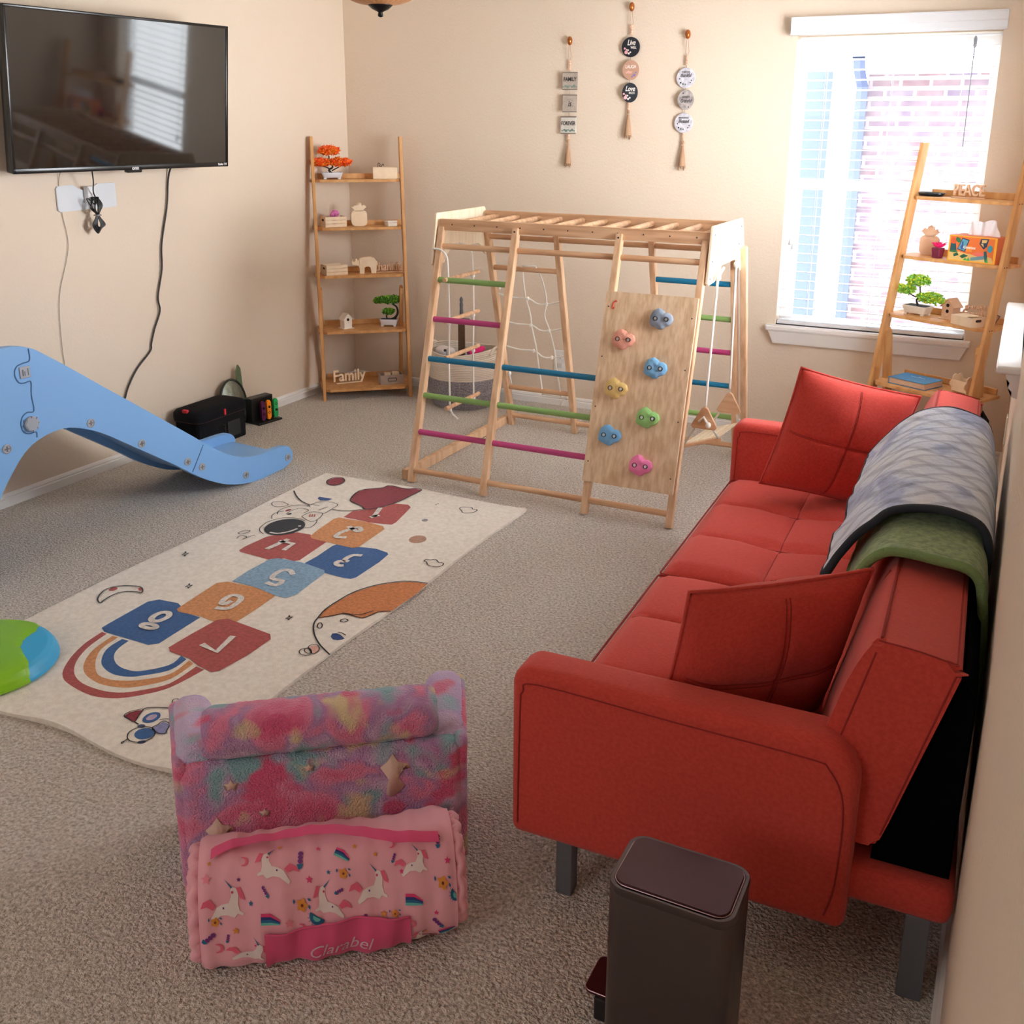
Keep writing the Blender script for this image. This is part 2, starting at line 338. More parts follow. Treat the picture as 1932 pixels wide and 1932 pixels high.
b=MB(); b.text('onn',.022,TR(.02,-TH/2+.008,.0045),bold=.0006); b.text('Roku TV',.014,TR(TW/2-.035,-TH/2+.011,.0045),bold=.0004); tvpart(b,'logo',mat('logo_white',(225,225,225),.5))
b=MB(); b.box((-.11,0,0),(.1,.3,.3),None,.01); b.box((-.155,0,0),(.04,.12,.4),None,.005); b.build('wall_mount',BLACK,tv)

# wall plate, cords
b=MB(); poly=[(3.0,1.152),(3.0,1.24),(3.008,1.25),(3.085,1.252),(3.11,1.235),(3.135,1.228),(3.165,1.228),(3.19,1.24),(3.215,1.252),(3.305,1.252),(3.31,1.245),(3.31,1.157),(3.305,1.15),(3.01,1.146)]
b.plate(poly,XL+.001,XL+.008,'x',.001)
pl_=b.build('wall_plate',mat('plate_white',(214,217,222),.4)); tag(pl_,'white notched cable cover plate on the left wall below the television','wall plate')
b=MB(); b.b3(XL+.009,XL+.035,3.135,3.178,1.18,1.245,.004); o=b.build('power_adapter',mat('adapter_white',(225,225,228),.4)); tag(o,'small white plug adapter on the notched wall plate','adapter')
b=MB(); cx=XL+.05
b.tube(smooth_path([(XL+.12,3.09,1.33),(XL+.09,3.12,1.27),(cx,3.15,1.22),(cx,3.165,1.19)],5),.0028,6)
for k in range(7):
    dy=(k-3)*.004; ph=k*.7
    b.tube(smooth_path([(cx+k*.002-.006,3.155+dy,1.20),(cx+k*.002,3.145+dy-.008*(k%3),1.165-.004*k),(cx,3.158+dy*.4,1.125),(cx,3.142+dy,1.085),(cx,3.16+dy*.5,1.050+.004*k),(cx+.004,3.18+dy,1.085),(cx,3.164+dy*.3,1.125),(cx,3.178+dy,1.165),(cx,3.155+dy,1.20)],5),.0026,6)
b.tube(smooth_path([(cx,3.15,1.17),(cx,3.12,1.195),(cx,3.113,1.19),(cx,3.14,1.15)],5),.0024,6)
o=b.build('cable_bundle',BLACK,smooth=True); tag(o,'coiled black cable bundle hanging in front of the wall plate','cable')
b=MB(); b.b3(cx-.012,cx+.012,3.148,3.172,1.122,1.128,.002); b.build('cable_tie',mat('tie_grey',(120,120,120),.6),o)
b=MB(); b.tube(smooth_path([(-3.45,3.66,1.345),(-3.54,3.632,1.3),(-3.55,3.60,1.13),(-3.55,3.548,.965),(-3.55,3.535,.85),(-3.55,3.496,.727),(-3.55,3.50,.66),(-3.55,3.458,.584),(-3.55,3.43,.52),(-3.55,3.417,.484),(-3.55,3.33,.42),(-3.55,3.27,.35),(-3.55,3.247,.308),(-3.55,3.235,.285)],6),.0042,8)
o=b.build('television_cable',BLACK,smooth=True); tag(o,'long black power cord running down from the television right side','cord')
b=MB(); b.tube(smooth_path([(-3.5,3.03,1.34),(-3.553,3.021,1.284),(-3.555,3.018,1.15),(-3.555,3.03,1.0),(-3.555,2.958,.804),(-3.555,2.942,.6),(-3.555,2.945,.514),(-3.555,2.94,.47)],6),.0014,6)
o=b.build('thin_cord',mat('cord_tan',(150,140,128),.6),smooth=True); tag(o,'thin pale grey wire hanging below the left end of the television','cord')
# outlets
ot=thing('wall_outlet','white wall outlet behind the climbing net','outlet',(-2.195,YB,.253))
MB().b3(-.036,.036,-.006,0,-.058,.058,.002).build('cover_plate',WHITE,ot)
MB().plate(circ(.0165,20,0,.022),-.008,-.004,'y').build('receptacle',WHITE,ot)
b=MB(); 
for x,z in((-.006,.025),(.006,.025)): b.b3(x-.001,x+.001,-.0085,-.0079,z-.004,z+.004)
b.plate(circ(.002,8,0,.014),-.0085,-.0079,'y'); b.build('slot',BLACK,ot)
MB().plate(rrect(.032,.03,.008,3,0,-.024),-.016,-.004,'y',.003).build('night_light',mat('nightlight',(205,203,198),.4),ot)
ot=thing('wall_outlet','white wall outlet on the right wall near the far ladder shelf','outlet',(XR,4.55,.3))
MB().b3(-.006,0,-.036,.036,-.058,.058,.002).build('cover_plate',WHITE,ot)

# ceiling fan light
fan=thing('ceiling_fan','ceiling fan with an amber ribbed glass bowl light and dark finial','ceiling fan',(-2.222,3.4,ZC))
h=1.879-ZC
BRZ=mat('dark_bronze',(26,22,26),.3,metal=.7); AMB=mat('amber_glass',(196,140,92),.3,c2=(150,98,60),vscale=3,stretch=(1,1,.2)); BLADE=mat('fan_blade_walnut',(96,62,42),.5)
b=MB(); b.lathe([(.0,h),(.009,h+.003),(.0105,h+.010),(.008,h+.017),(.012,h+.020),(.03,h+.028),(.042,h+.038),(.045,h+.041),(.045,h+.046),(.03,h+.048)],n=28); b.build('finial',BRZ,fan,smooth=True)
def bowl(u,v_):
    a=2*PI*u; r=.03+.14*math.sin(v_*PI/2); z=h+.042+.10*(1-math.cos(v_*PI/2)); r*=1+.02*math.cos(a*28); return Vector((r*math.cos(a),r*math.sin(a),z))
MB().grid(bowl,224,12,True).build('glass_bowl',AMB,fan,smooth=True)
b=MB(); b.lathe([(.16,h+.137),(.165,h+.15),(.12,h+.18),(.1,h+.2),(.12,h+.24),(.12,h+.3),(.05,h+.34),(.012,h+.36),(.012,-.06),(.07,-.03),(.075,0)],n=28); b.build('motor_housing',BRZ,fan,smooth=True)
for k in range(5):
    a=2*PI*k/5+.63; b=MB(); b.box((.4,0,h+.27),(.52,.12,.008),Euler((R(10),0,0)),.003); b.xf(Matrix.Rotation(a,4,'Z')); b.build('blade',BLADE,fan)

# ------------------------------------------------------------------ wall hangings
CORD=mat('jute',(176,140,110),.9); BEAD=mat('pink_wood_bead',(226,178,150),.6); HOOK=mat('copper_knob',(172,98,44),.25,metal=.6)
TSX=.72
def hanging(label,x,zt,specs,zh,tassel_z):
    t=thing('wall_hanging',label,'wall decor',(x,YB,0))
    b=MB(); b.tube([(-.003,-.02,zh),(-.008,-.014,zh-.06),(0,-.012,zt+.05)],.0011,5); b.tube([(.003,-.02,zh),(.009,-.014,zh-.06),(0,-.012,zt+.05)],.0011,5)
    b.tube([(0,-.012,zt+.05),(0,-.012,tassel_z+.08)],.0011,5); b.build('cord',CORD,t)
    for k in range(4): MB().ball((0,-.012,zt+.048-.012*k),.0062,10,8).build('bead',BEAD,t)
    for k in range(3): MB().ball((0,-.012,specs[-1]['z']-.052-.012*k),.0062,10,8).build('bead',BEAD,t)
    for s_ in specs:
        z=s_['z']; b=MB(); b.use(s_['m'])
        wdt=s_.get('w',.046)
        if s_['sh']=='sq': b.plate([(-.04*wdt/.04,-.043),(.04*wdt/.04,-.043),(.04*wdt/.04,.043),(-.04*wdt/.04,.043)],-.017,-.009,'y',.001)
        else: b.plate(circ(wdt,32,0,0,.047),-.017,-.009,'y',.001)
        if s_['sh']=='sq': b.use(mat('sign_edge',(110,96,86),.8)); b.b3(-wdt,wdt,-.0176,-.012,.038,.043); b.b3(-wdt,wdt,-.0176,-.012,-.043,-.039)
        for tx,sz,dx,dz,shr,tm_,bo in s_['t']: b.use(tm_); b.text(tx,sz,STAND(dx*.8,-.0175,dz),.0004,shr,bold=bo,sx=TSX)
        for (cm,cx_,cz_,r_) in s_.get('d',[]): b.use(cm); b.plate(circ(r_,8,cx_,cz_),-.0182,-.016,'y')
        b.xf(TR(0,0,z)@Matrix.Rotation(s_.get('rz',0),4,'Z')); b.build('sign',None,t)
    b=MB(); zt2=tassel_z+.05
    b.ball((0,-.012,zt2+.012),.007,10,8,(1,1,1.6)); b.lathe([(.004,zt2),(.0075,zt2-.004),(.005,zt2-.012),(.012,zt2-.05),(.017,zt2-.10)],(0,-.013,0),14)
    for k in range(12):
        a=2*PI*k/12; b.tube([(.004*math.cos(a),-.013+.004*math.sin(a),zt2-.01),(.011*math.cos(a),-.013+.01*math.sin(a),zt2-.05),(.018*math.cos(a),-.014+.012*math.sin(a),zt2-.105-.008*(k%3))],.0022,5)
    b.build('tassel',CORD,t)
    k=MB(); k.ball((x,YB-.018,zh+.018),.016,14,10,(.8,.9,1.35)); k.cyl((x,YB,zh+.018),(x,YB-.01,zh+.018),.006,8); kb=k.build('wall_hook',HOOK,smooth=True)
    return t,kb
INK=mat('ink_black',(24,20,24),.7); INKW=mat('ink_white',(236,228,220),.7); PINKF=mat('flower_pink',(228,168,176),.7); LEAFG=mat('leaf_greygreen',(110,128,120),.7); BLU2=mat('flower_blue',(110,100,150),.7)
G1=mat('sign_grey_wood',(160,146,134),.8,var=.1,vscale=60); G2=mat('sign_white_wood',(206,200,190),.8,var=.06,vscale=60); NV=mat('sign_black',(18,24,34),.6); TN=mat('sign_tan',(172,130,108),.7)
PLD=mat('plaid_white',(226,224,232),.7,c2=(190,188,200),vscale=55); PLG=mat('plaid_grey',(170,160,156),.7,c2=(130,120,120),vscale=55)
flo=[(LEAFG,(i-3)*.011,-.028+.004*(i%2),.004+.0015*(i%3)) for i in range(7)]
t,k=hanging('hanging of three square wooden plaques reading FAMILY IS FOREVER',-2.170,1.765,[
 dict(z=1.718,sh='sq',m=G1,w=.039,rz=.25,t=[('FAMILY',.028,.0,.008,0,INK,.0006)],d=flo),
 dict(z=1.609,sh='sq',m=G1,w=.037,rz=.3,t=[('is',.040,0,-.002,.2,INK,.0006)],d=[(LEAFG,.02*math.cos(a*.7),.02*math.sin(a*.7),.0022) for a in range(9)]),
 dict(z=1.502,sh='sq',m=G2,w=.043,t=[('FOREVER',.0265,0,.008,0,INK,.0006)],d=flo)],1.893,1.36)
tag(k,'copper oval wall knob holding the FAMILY IS FOREVER plaques','wall hook')
fl=[(PINKF,-.022,-.024,.009),(PINKF,-.03,-.006,.005),(INKW,-.008,-.03,.005),(INKW,-.012,-.014,.004),(INKW,.0,-.024,.004),(PINKF,-.02,-.012,.004)]
t,k=hanging('hanging of three discs reading Live WELL LAUGH often Love MUCH',-1.845,1.922,[
 dict(z=1.873,sh='c',m=NV,w=.047,t=[('Live',.036,.004,.02,.3,INKW,.0005),('WELL',.017,.02,-.003,0,INKW,.0002)],d=fl),
 dict(z=1.766,sh='c',m=TN,w=.041,rz=.3,t=[('LAUGH',.022,0,.015,0,INKW,.0002),('often',.02,-.012,-.010,.35,mat('ink_rose',(226,176,160),.7),.0002)],d=[(BLU2,.018,-.024,.007),(BLU2,.026,-.012,.004),(BLU2,.008,-.032,.004)]),
 dict(z=1.659,sh='c',m=NV,w=.039,rz=.3,t=[('Love',.034,0,.018,.3,INKW,.0005),('MUCH',.014,.012,-.002,0,INKW,.0002)],d=fl)],2.040,1.505)
tag(k,'copper oval wall knob holding the Live Laugh Love discs','wall hook')
lf=[(INK,-.03,-.004,.003),(INK,-.024,-.022,.004),(LEAFG,-.012,-.028,.005),(LEAFG,.0,-.03,.004),(LEAFG,.03,-.012,.004),(INK,.024,-.022,.003)]
t,k=hanging('hanging of three grey plaid discs reading thankful Grateful Blessed',-1.556,1.775,[
 dict(z=1.725,sh='c',m=PLD,w=.047,rz=-.05,t=[('FOREVER',.014,0,.026,0,INK,.0001),('thankful',.024,0,.011,.3,INK,.0003)],d=lf),
 dict(z=1.624,sh='c',m=PLG,w=.039,rz=.3,t=[('ALWAYS',.013,0,.012,0,INK,.0002),('Grateful',.022,0,-.006,.3,INK,.0003)],d=[(INK,-.014,.03,.003),(INK,.014,-.034,.003)]),
 dict(z=1.515,sh='c',m=PLD,w=.047,rz=-.05,t=[('ABUNDANTLY',.011,0,.024,0,INK,.0001),('Blessed',.025,0,.008,.3,INK,.0003)],d=lf)],1.905,1.36)
tag(k,'copper oval wall knob holding the grey plaid discs','wall hook')
# ------------------------------------------------------------------ ladder shelves
WS=.485
TZ=[.064,.385,.691,.951,1.208]; TD=[.285,.225,.168,.142,.125]
def ladder_shelf(label,x,y,th,KS):
    t=thing('ladder_shelf',label,'shelf',(x,y,0),th,'bamboo ladder shelves')
    for u in(-.0,WS):
        s=.017; x0=u-s/2
        MB().prism([(0,0),(.058,0),(KS*1.436+.048,1.436),(KS*1.436,1.436)],lambda a,z:Vector((x0,a,z)),lambda a,z:Vector((x0+s,a,z)),.002).build('side_rail',BAMBOO,t)
        x1=x0+ (s if u==0 else -s)
        MB().prism([(.225,0),(.275,0),(KS*.6+.07,.60),(KS*.6+.052,.625),(KS*.6+.025,.61),(KS*.6+.022,.58)],lambda a,z:Vector((x1-.009,a,z)),lambda a,z:Vector((x1+.009,a,z)),.002).build('rear_leg',BAMBOO,t)
    for z,d in zip(TZ,TD):
        v=KS*z; o0=-.004
        b=MB(); b.plate([(.012+.022,v+o0),(WS-.034,v+o0),(WS-.012,v+o0+.022),(WS+ (.012 if d>.13 else -.012),v+.06),(WS+(.012 if d>.13 else -.012),v+d),(-.012,v+d),(-.012,v+.06),(.012,v+o0+.022)],z-.014,z,'z',.0015)
        b.build('shelf_board',BAMBOO,t)
        MB().b3(.03,WS+.0,v+d-.01,v+d,z,z+.028,.002).build('back_lip',BAMBOO,t)
    b=MB()
    for u in(-.009,WS+.009):
        for z in TZ:
            for dv in(.018,.036):
                b.plate(circ(.003,8,KS*z+dv,z-.007),u-.0008,u+.0008,'x')
    b.build('screw',mat('screw_dark',(90,60,40),.6),t)
    c,s_=math.cos(th),math.sin(th)
    def place(k,u,v,dz=0):
        z=TZ[k]; vv=KS*z+v; return (x+u*c-vv*s_,y+u*s_+vv*c,z+dz)
    return t,place,th
_,PL,TL=ladder_shelf('five tier bamboo ladder shelf in the far left room corner',-3.392,4.516,.695,.136)
_,PR,TRR=ladder_shelf('five tier bamboo ladder shelf in front of the window behind the sofa',-.576,4.755,-.493,.189)

POTW=mat('pot_white_ceramic',(222,224,232),.3); POTC=mat('pot_cream_ceramic',(232,226,214),.4); TRK=mat('bonsai_trunk',(40,34,32),.7); SOIL=mat('soil_black',(30,26,24),.9)
def leaf_cluster(b,c,rx,ry,rz,n,mats,size,seed,spiky=False):
    r=random.Random(seed)
    for i in range(n):
        a=r.uniform(0,2*PI); rad=math.sqrt(r.random()); h=r.uniform(-1,1)*math.sqrt(max(0,1-rad*rad*.9))
        p=Vector((c[0]+rx*rad*math.cos(a),c[1]+ry*rad*math.sin(a),c[2]+rz*h)); b.use(r.choice(mats))
        for q in range(3 if spiky else 2):
            d=Vector((r.uniform(-1,1),r.uniform(-1,1),r.uniform(-.3,1))).normalized(); s_=d.orthogonal().normalized()*size*(.22 if spiky else .45)
            e=p+d*size*r.uniform(.8,1.4); m=(p+e)/2
            nn=d.cross(s_).normalized()*size*.12
            b.faces([p,m+s_+nn,e,m-s_+nn],[(0,1,2,3)])
def bonsai(name,label,loc,rz,pot,trunks,clusters,mats,size,spiky,pw=.054,pd=.034,ph=.03):
    t=thing(name,label,'plant',loc,rz)
    b=MB(); b.use(pot)
    prof=[(.82,.008),(.9,.010),(1.0,ph*.75),(1.06,ph*.92),(1.06,ph+.006),(.96,ph+.006)]
    vs=[];fs=[]; base=rrect(2*pw,2*pd,.012,3); n=len(base)
    for s_,z in prof:
        for (a,c) in base: vs.append((a*s_,c*s_,z))
    for i in range(len(prof)-1):
        for j in range(n): fs.append((i*n+j,i*n+(j+1)%n,(i+1)*n+(j+1)%n,(i+1)*n+j))
    fs.append(tuple(range(n))); b.faces(vs,fs)
    for sx in(-1,1):
        for sy in(-1,1): b.b3(sx*pw*.72-.008,sx*pw*.72+.008,sy*pd*.6-.007,sy*pd*.6+.007,0,.011,.002)
    b.use(SOIL); b.plate([(a*.94,c*.94) for a,c in base],ph-.002,ph+.003); b.build('pot',None,t,auto=40)
    b=MB()
    for pts,r0,r1 in trunks:
        sp=smooth_path(pts,6); k=len(sp); b.tube(sp,[r0+(r1-r0)*i/(k-1) for i in range(k)],7)
    b.build('trunk',TRK,t,smooth=True)
    b=MB()
    for i,(c,rx,ry,rz_,nn) in enumerate(clusters): leaf_cluster(b,c,rx,ry,rz_,nn,mats,size,i+len(label),spiky)
    b.build('foliage',None,t,recalc=False)
ORG=[mat('leaf_orange',(255,112,24),.5),mat('leaf_amber',(255,168,40),.5),mat('leaf_orange',(255,112,24),.5),mat('leaf_red_orange',(244,80,24),.5)]
GRN=[mat('leaf_green',(84,160,40),.5),mat('leaf_deep_green',(46,112,30),.5),mat('leaf_lime',(150,200,50),.5)]
GRY=[mat('leaf_lime_yellow',(214,230,60),.5),mat('leaf_fresh_green',(130,200,90),.5),mat('leaf_lime',(150,200,50),.5)]
o_=PL(4,.105,.062)
bonsai('bonsai_tree','orange leaved artificial bonsai in a white pot on the top left shelf',o_,TL,POTW,
 [([(0,0,.03),(-.015,0,.05),(.005,0,.065),(-.01,0,.10),(-.012,0,.125)],.007,.003),([(-.0,0,.045),(.03,0,.06),(.06,0,.075)],.004,.002),([(-.01,0,.055),(-.04,0,.068),(-.07,0,.075)],.004,.002)],
 [((-.012,0,.15),.054,.04,.026,420),((-.06,0,.088),.050,.038,.022,340),((.05,0,.088),.058,.04,.024,400),((0,0,.085),.04,.03,.012,120)],ORG,.015,True,.054,.03)
bonsai('bonsai_tree','small green bonsai with curved black trunk in a white pot on the left shelf',PL(1,.392,.12),TL-.3,POTW,
 [([(-.01,0,.03),(.03,0,.045),(.05,0,.075),(.045,0,.11),(.02,0,.128)],.009,.004),([(-.01,0,.035),(-.015,0,.06),(0,0,.07)],.005,.003)],
 [((-.02,0,.150),.062,.035,.020,520),((.02,0,.152),.05,.035,.024,400),((0,0,.083),.034,.026,.018,260),((-.06,0,.14),.025,.025,.012,70)],GRN,.010,False,.05,.03,.036)
bonsai('bonsai_tree','yellow green bonsai in a cream footed pot on the window side shelf',PR(2,.108,.085),TRR,POTC,
 [([(0,0,.04),(-.01,0,.065),(.005,0,.085),(.0,0,.125)],.005,.003),([(-.005,0,.075),(-.04,0,.085),(-.06,0,.10)],.003,.002),([(0,0,.06),(.04,0,.07),(.08,0,.075)],.003,.002)],
 [((-.01,0,.150),.052,.035,.026,320),((-.07,0,.105),.045,.03,.024,240),((.055,0,.08),.062,.035,.026,320),((.11,0,.07),.02,.02,.008,50)],GRY,.011,False,.056,.036,.036)

def crate(label,loc,rz,w,d,h,m,slots=True,cat='box',name='wooden_crate',hole=True):
    t=thing(name,label,cat,loc,rz); s=.004
    for sy in(-1,1):
        b=MB()
        for k in range(3 if slots else 1):
            hh=h/(3 if slots else 1); b.b3(-w/2,w/2,sy*d/2-s/2,sy*d/2+s/2,k*hh+.0008,(k+1)*hh-.0008,.0006)
        b.build('long_panel',m,t)
    for sx in(-1,1):
        b=MB(); b.use(m); b.b3(sx*(w/2-s)-s/2,sx*(w/2-s)+s/2,-d/2+s,d/2-s,0,h-.001,.0005)
        if hole: b.use(mat('handle_hole_dark',(60,36,30),.9)); b.plate(rrect(min(.03,d*.5),.011,.005,3,0,h*.66),sx*(w/2-s*.5)-.0006,sx*(w/2-s*.5)+.0006,'x')
        b.build('end_panel',None,t)
    MB().b3(-w/2+s,w/2-s,-d/2+s,d/2-s,.0,.004).build('base_panel',m,t)
    return t
crate('plain pale wooden box beside the orange bonsai on the top shelf',PL(4,.40,.075),TL-.1,.135,.08,.064,RAW,False,hole=False)
t=thing('wire_ornament','small black curly wire ornament in the top left shelf box','ornament',PL(4,.372,.075,.05),.2)
b=MB(); b.tube(smooth_path([(-.012,0,-.044),(-.012,0,.026),(-.004,0,.034),(.002,0,.026),(-.004,0,.018),(.008,0,.016),(.014,0,.026),(.02,0,.03),(.022,0,.02)],6),.0018,6); b.build('wire',BLACK,t,smooth=True)
PINK=mat('paper_pink',(226,130,196),.7)
crate('slatted pale crate holding a pink paper flower on the left shelf',PL(3,.100,.075),TL+.3,.125,.085,.058,RAW)
t=thing('paper_flower','crumpled pink paper flower sitting in the slatted crate','flower',PL(3,.112,.075,.062),0)
b=MB(); r=random.Random(3)
for i in range(26):
    a=r.uniform(0,2*PI); e=r.uniform(0,1.3); d=Vector((math.cos(a)*math.cos(e),math.sin(a)*math.cos(e),math.sin(e))); b.ball(d*.02,.012,8,6,(1,r.uniform(.3,1),r.uniform(.4,1)))
b.b3(-.012,.012,-.012,.012,-.056,.0); b.build('petals',PINK,t)
def pineapple(label,loc,rz,m,s=1):
    t=thing('pineapple_cutout',label,'ornament',loc,rz)
    MB().plate([(a*s,c*s) for a,c in rrect(.088,.086,.022,5,0,.043)],-.005,.005,'y',.001).build('body',m,t)
    crown=[(-.018,.080),(-.030,.094),(-.042,.106),(-.024,.104),(-.030,.118),(-.014,.112),(-.012,.126),(-.004,.116),(0,.132),(.006,.117),(.014,.126),(.016,.112),(.032,.116),(.024,.103),(.042,.104),(.030,.094),(.018,.080)]
    MB().plate([(a*s,c*s) for a,c in crown],-.005,.005,'y').build('crown',m,t)
pineapple('cream wooden pineapple cutout on the far left corner shelf',PL(3,.245,.09),TL+.05,RAW)
pineapple('tan wooden pineapple cutout behind the pink succulent',PR(3,.085,.105),TRR+.1,RAWD)
crate('tiny white lidded wooden box at the right end of a left shelf tier',PL(3,.418,.06),TL+.35,.056,.045,.02,mat('box_white',(236,228,214),.6),False,hole=False)
MB().box(PL(3,.418,.06,.0255),(.06,.049,.01),Euler((0,0,TL+.35)),.002).build('box_lid',mat('box_white',(236,228,214),.6))
tag(bpy.data.objects['box_lid'],'white lid on the tiny box at the shelf end','lid')
crate('empty slatted pale crate left of the wooden elephant',PL(2,.092,.07),TL+.3,.125,.085,.056,RAW)
# elephant
t=thing('elephant_cutout','pale wooden elephant figure with raised trunk on the left shelf','figurine',PL(2,.262,.075),TL+.05)
el=[(-.070,.052),(-.074,.066),(-.070,.084),(-.064,.085),(-.066,.070),(-.058,.064),(-.050,.070),(-.052,.082),(-.044,.084),(-.036,.070),(-.026,.086),(-.005,.092),(.030,.094),(.055,.086),(.068,.066),(.070,.05),(.064,.045),(.063,.0),(.036,.0),(.034,.034),(.022,.042),(.004,.040),(-.004,.034),(-.003,.0),(-.030,.0),(-.028,.034),(-.034,.048),(-.050,.050)]
MB().plate(el,-.011,.011,'y',.002).build('body',RAW,t)
b=MB(); b.plate([(-.03,.048),(-.012,.045),(-.008,.075),(-.02,.085),(-.032,.075)],-.017,-.010,'y',.002); b.build('ear',RAW,t)
b=MB(); b.tube([(.068,.0,.066),(.074,0,.058),(.072,0,.048)],.002,6); b.build('tail',RAW,t)
def word(label,loc,rz,body,size,m,depth=.006,shear=0,base=True,sx=1,cat='word sign',extra=None):
    t=thing('word_sign',label,cat,loc,rz)
    b=MB(); b.text(body,size,STAND(0,0,size*.42+.004),depth,shear,bold=size*.02,sx=sx)
    b.build('lettering',m,t)
    b=MB(); b.b3(-.075,.075,-.010,.010,0,.005,.001); b.build('base',m,t)
    return t
word('brown wooden word cutout reading thankful on the left shelf',PL(2,.405,.10),TL+.05,'thankful',.066,RAWD,.006,sx=.78)
def birdhouse(label,loc,rz,w,d,h,holes,m):
    t=thing('birdhouse',label,'birdhouse',loc,rz)
    b=MB(); b.use(m); b.plate([(-w/2,.003),(w/2,.003),(w/2,h*.62),(0,h*.93),(-w/2,h*.62)],-d/2,d/2,'y'); b.use(mat('hole_dark',(34,20,16),.9))
    for z,r_ in holes: b.plate(circ(r_,16,0,z),-d/2-.0005,-d/2+.001,'y')
    b.build('body',None,t)
    for s_ in(-1,1):
        a=math.atan2(h*.31,w/2); L=.5*w/math.cos(a)+.012
        b=MB(); b.box((s_*(L/2)*math.cos(a),0,h*.94+.002-(L/2)*math.sin(a)),(L,d+.012,.003),Euler((0,s_*a,0))); b.build('roof_panel',m,t)
    b=MB(); b.b3(-w*.7,w*.7,-d*.7,d*.7,0,.003,.001); b.build('base',m,t)
    MB().cyl((0,-d/2-.012,holes[-1][0]-.018),(0,-d/2,holes[-1][0]-.018),.002,8).build('perch',m,t)
birdhouse('white one-hole birdhouse beside the curved green bonsai',PL(1,.145,.10),TL+.45,.05,.045,.09,[(.052,.0085)],mat('birdhouse_white',(240,232,220),.7))
t=word('cream wooden word cutout reading Family on the lowest left shelf tier',PL(0,.150,.15),TL+.18,'Family',.092,RAW,.005,sx=.82)
t=crate('small grey wooden tray box with black label holder on the lowest left tier',PL(0,.385,.10),TL+.08,.135,.085,.056,mat('grey_wood',(176,158,146),.7,var=.08,vscale=20),False,hole=False,name='wooden_tray_box')
b=MB(); b.tube([(p[0],-.0445,p[1]+.028) for p in rrect(.05,.018,.006,3)],.002,6,closed=True); b.build('label_holder',BLACK,t)
for k in range(2):
    o=MB().box((PL(0,.385,.10,.045)[0]+(-.02+.045*k),PL(0,.385,.10)[1]+(-.01+.02*k),TZ[0]+.035+.008*k),(.035,.025,.05),Euler((0,.1,TL+.2)),.003).build('wooden_block',RAW)
    tag(o,('small wooden block in the left half of the tray box','small wooden block in the right half of the tray box')[k],'block','blocks in the tray box')

# right shelf items
t=thing('serving_tray','small black oval tray on the top tier near the window','tray',PR(4,.055,.07),TRR)
b=MB(); b.lathe([(.0,.004),(.05,.0),(.058,.002),(.068,.014),(.066,.015),(.05,.006),(0,.006)],n=36,sy=.55); b.build('dish',mat('tray_black',(24,32,40),.25),t,smooth=True)
t=word('tan wooden word block reading PEACE on the top window side tier',PR(4,.235,.07),TRR+.1,'PEACE',.066,RAWD,.007,sx=.72)
t=thing('potted_succulent','pink succulent in a plum square pot beside the tissue box','plant',PR(3,.168,.045),TRR)
b=MB(); b.plate(rrect(.043,.043,.006,3),0,.044,'z',.002)
for v_ in b.bm.verts:
    if v_.co.z<.02: v_.co.x*=.8; v_.co.y*=.8
b.build('pot',mat('plum_pot',(112,32,60),.4),t)
b=MB(); SUC=mat('succulent_magenta',(232,36,110),.4)
for k in range(15):
    a=k*2.4; e=.5+.5*(k/15); L=.045*(1-.25*k/15); d=Vector((math.cos(a)*math.cos(e),math.sin(a)*math.cos(e),math.sin(e))); s_=Vector((0,0,1)).cross(d).normalized(); p=Vector((0,0,.042))
    q=[p,p+d*L*.5+s_*.007,p+d*L,p+d*L*.5-s_*.007]; n_=d.cross(s_)*.004
    b.faces([q[0],q[1]+n_,q[2],q[3]+n_,p+d*L*.5-n_*1.2],[(0,1,4),(1,2,4),(2,3,4),(3,0,4),(0,3,2,1)])
b.build('leaves',SUC,t)
# tissue box
t=thing('tissue_box','orange patterned tissue box on the window side shelf with white tissue','tissue box',PR(3,.335,.075),TRR+.06)
TO=mat('tissue_orange',(222,112,52),.5); w2,d2,h2=.21/2,.105/2,.108
b=MB(); b.use(TO); b.b3(-w2,w2,-d2,d2,0,h2,.002)
def tp(c,pts,off=.0006):
    b.use(mat('tb_'+c[0],c[1],.5)); b.plate([(-w2+(x/100)*2*w2,h2*(1-y/100)) for x,y in pts],-d2-off,-d2+.0005,'y')
for q_ in([(0,0),(100,0),(100,4),(0,4)],[(0,96),(100,96),(100,100),(0,100)],[(0,4),(3,4),(3,96),(0,96)],[(95,4),(100,4),(100,96),(95,96)]): tp(('yellow',(240,170,50)),q_,.0004)
tp(('sand',(224,190,120)),[(3,66),(20,62),(40,68),(60,74),(80,72),(92,76),(95,90),(95,96),(3,96)])
tp(('pinkc',(226,110,96)),[(50,70),(62,58),(72,60),(80,66),(80,72),(64,76)],.0007)
tp(('green',(50,120,70)),[(4,60),(16,58),(22,64),(14,68),(3,66)],.0009); tp(('teal',(40,90,100)),[(5,30),(15,32),(18,60),(4,60)],.0007)
tp(('disc',(214,90,50)),circ(6,14,10,22,12),.001); tp(('green',(50,120,70)),[(16,6),(24,12),(26,26),(20,28),(14,18)],.0011)
tp(('navy',(40,56,84)),[(28,8),(43,14),(36,62),(19,54)],.0012); tp(('ltblue',(96,160,180)),[(29,12),(41,17),(34.5,58),(21,51)],.0015); tp(('blue2',(40,80,150)),circ(4,12,30,44,9),.0018); tp(('blue2',(40,80,150)),[(28,22),(31,22),(31.5,44),(29,44)],.0018)
tp(('org2',(240,140,50)),[(38,38),(50,36),(50,60),(38,60)],.001)
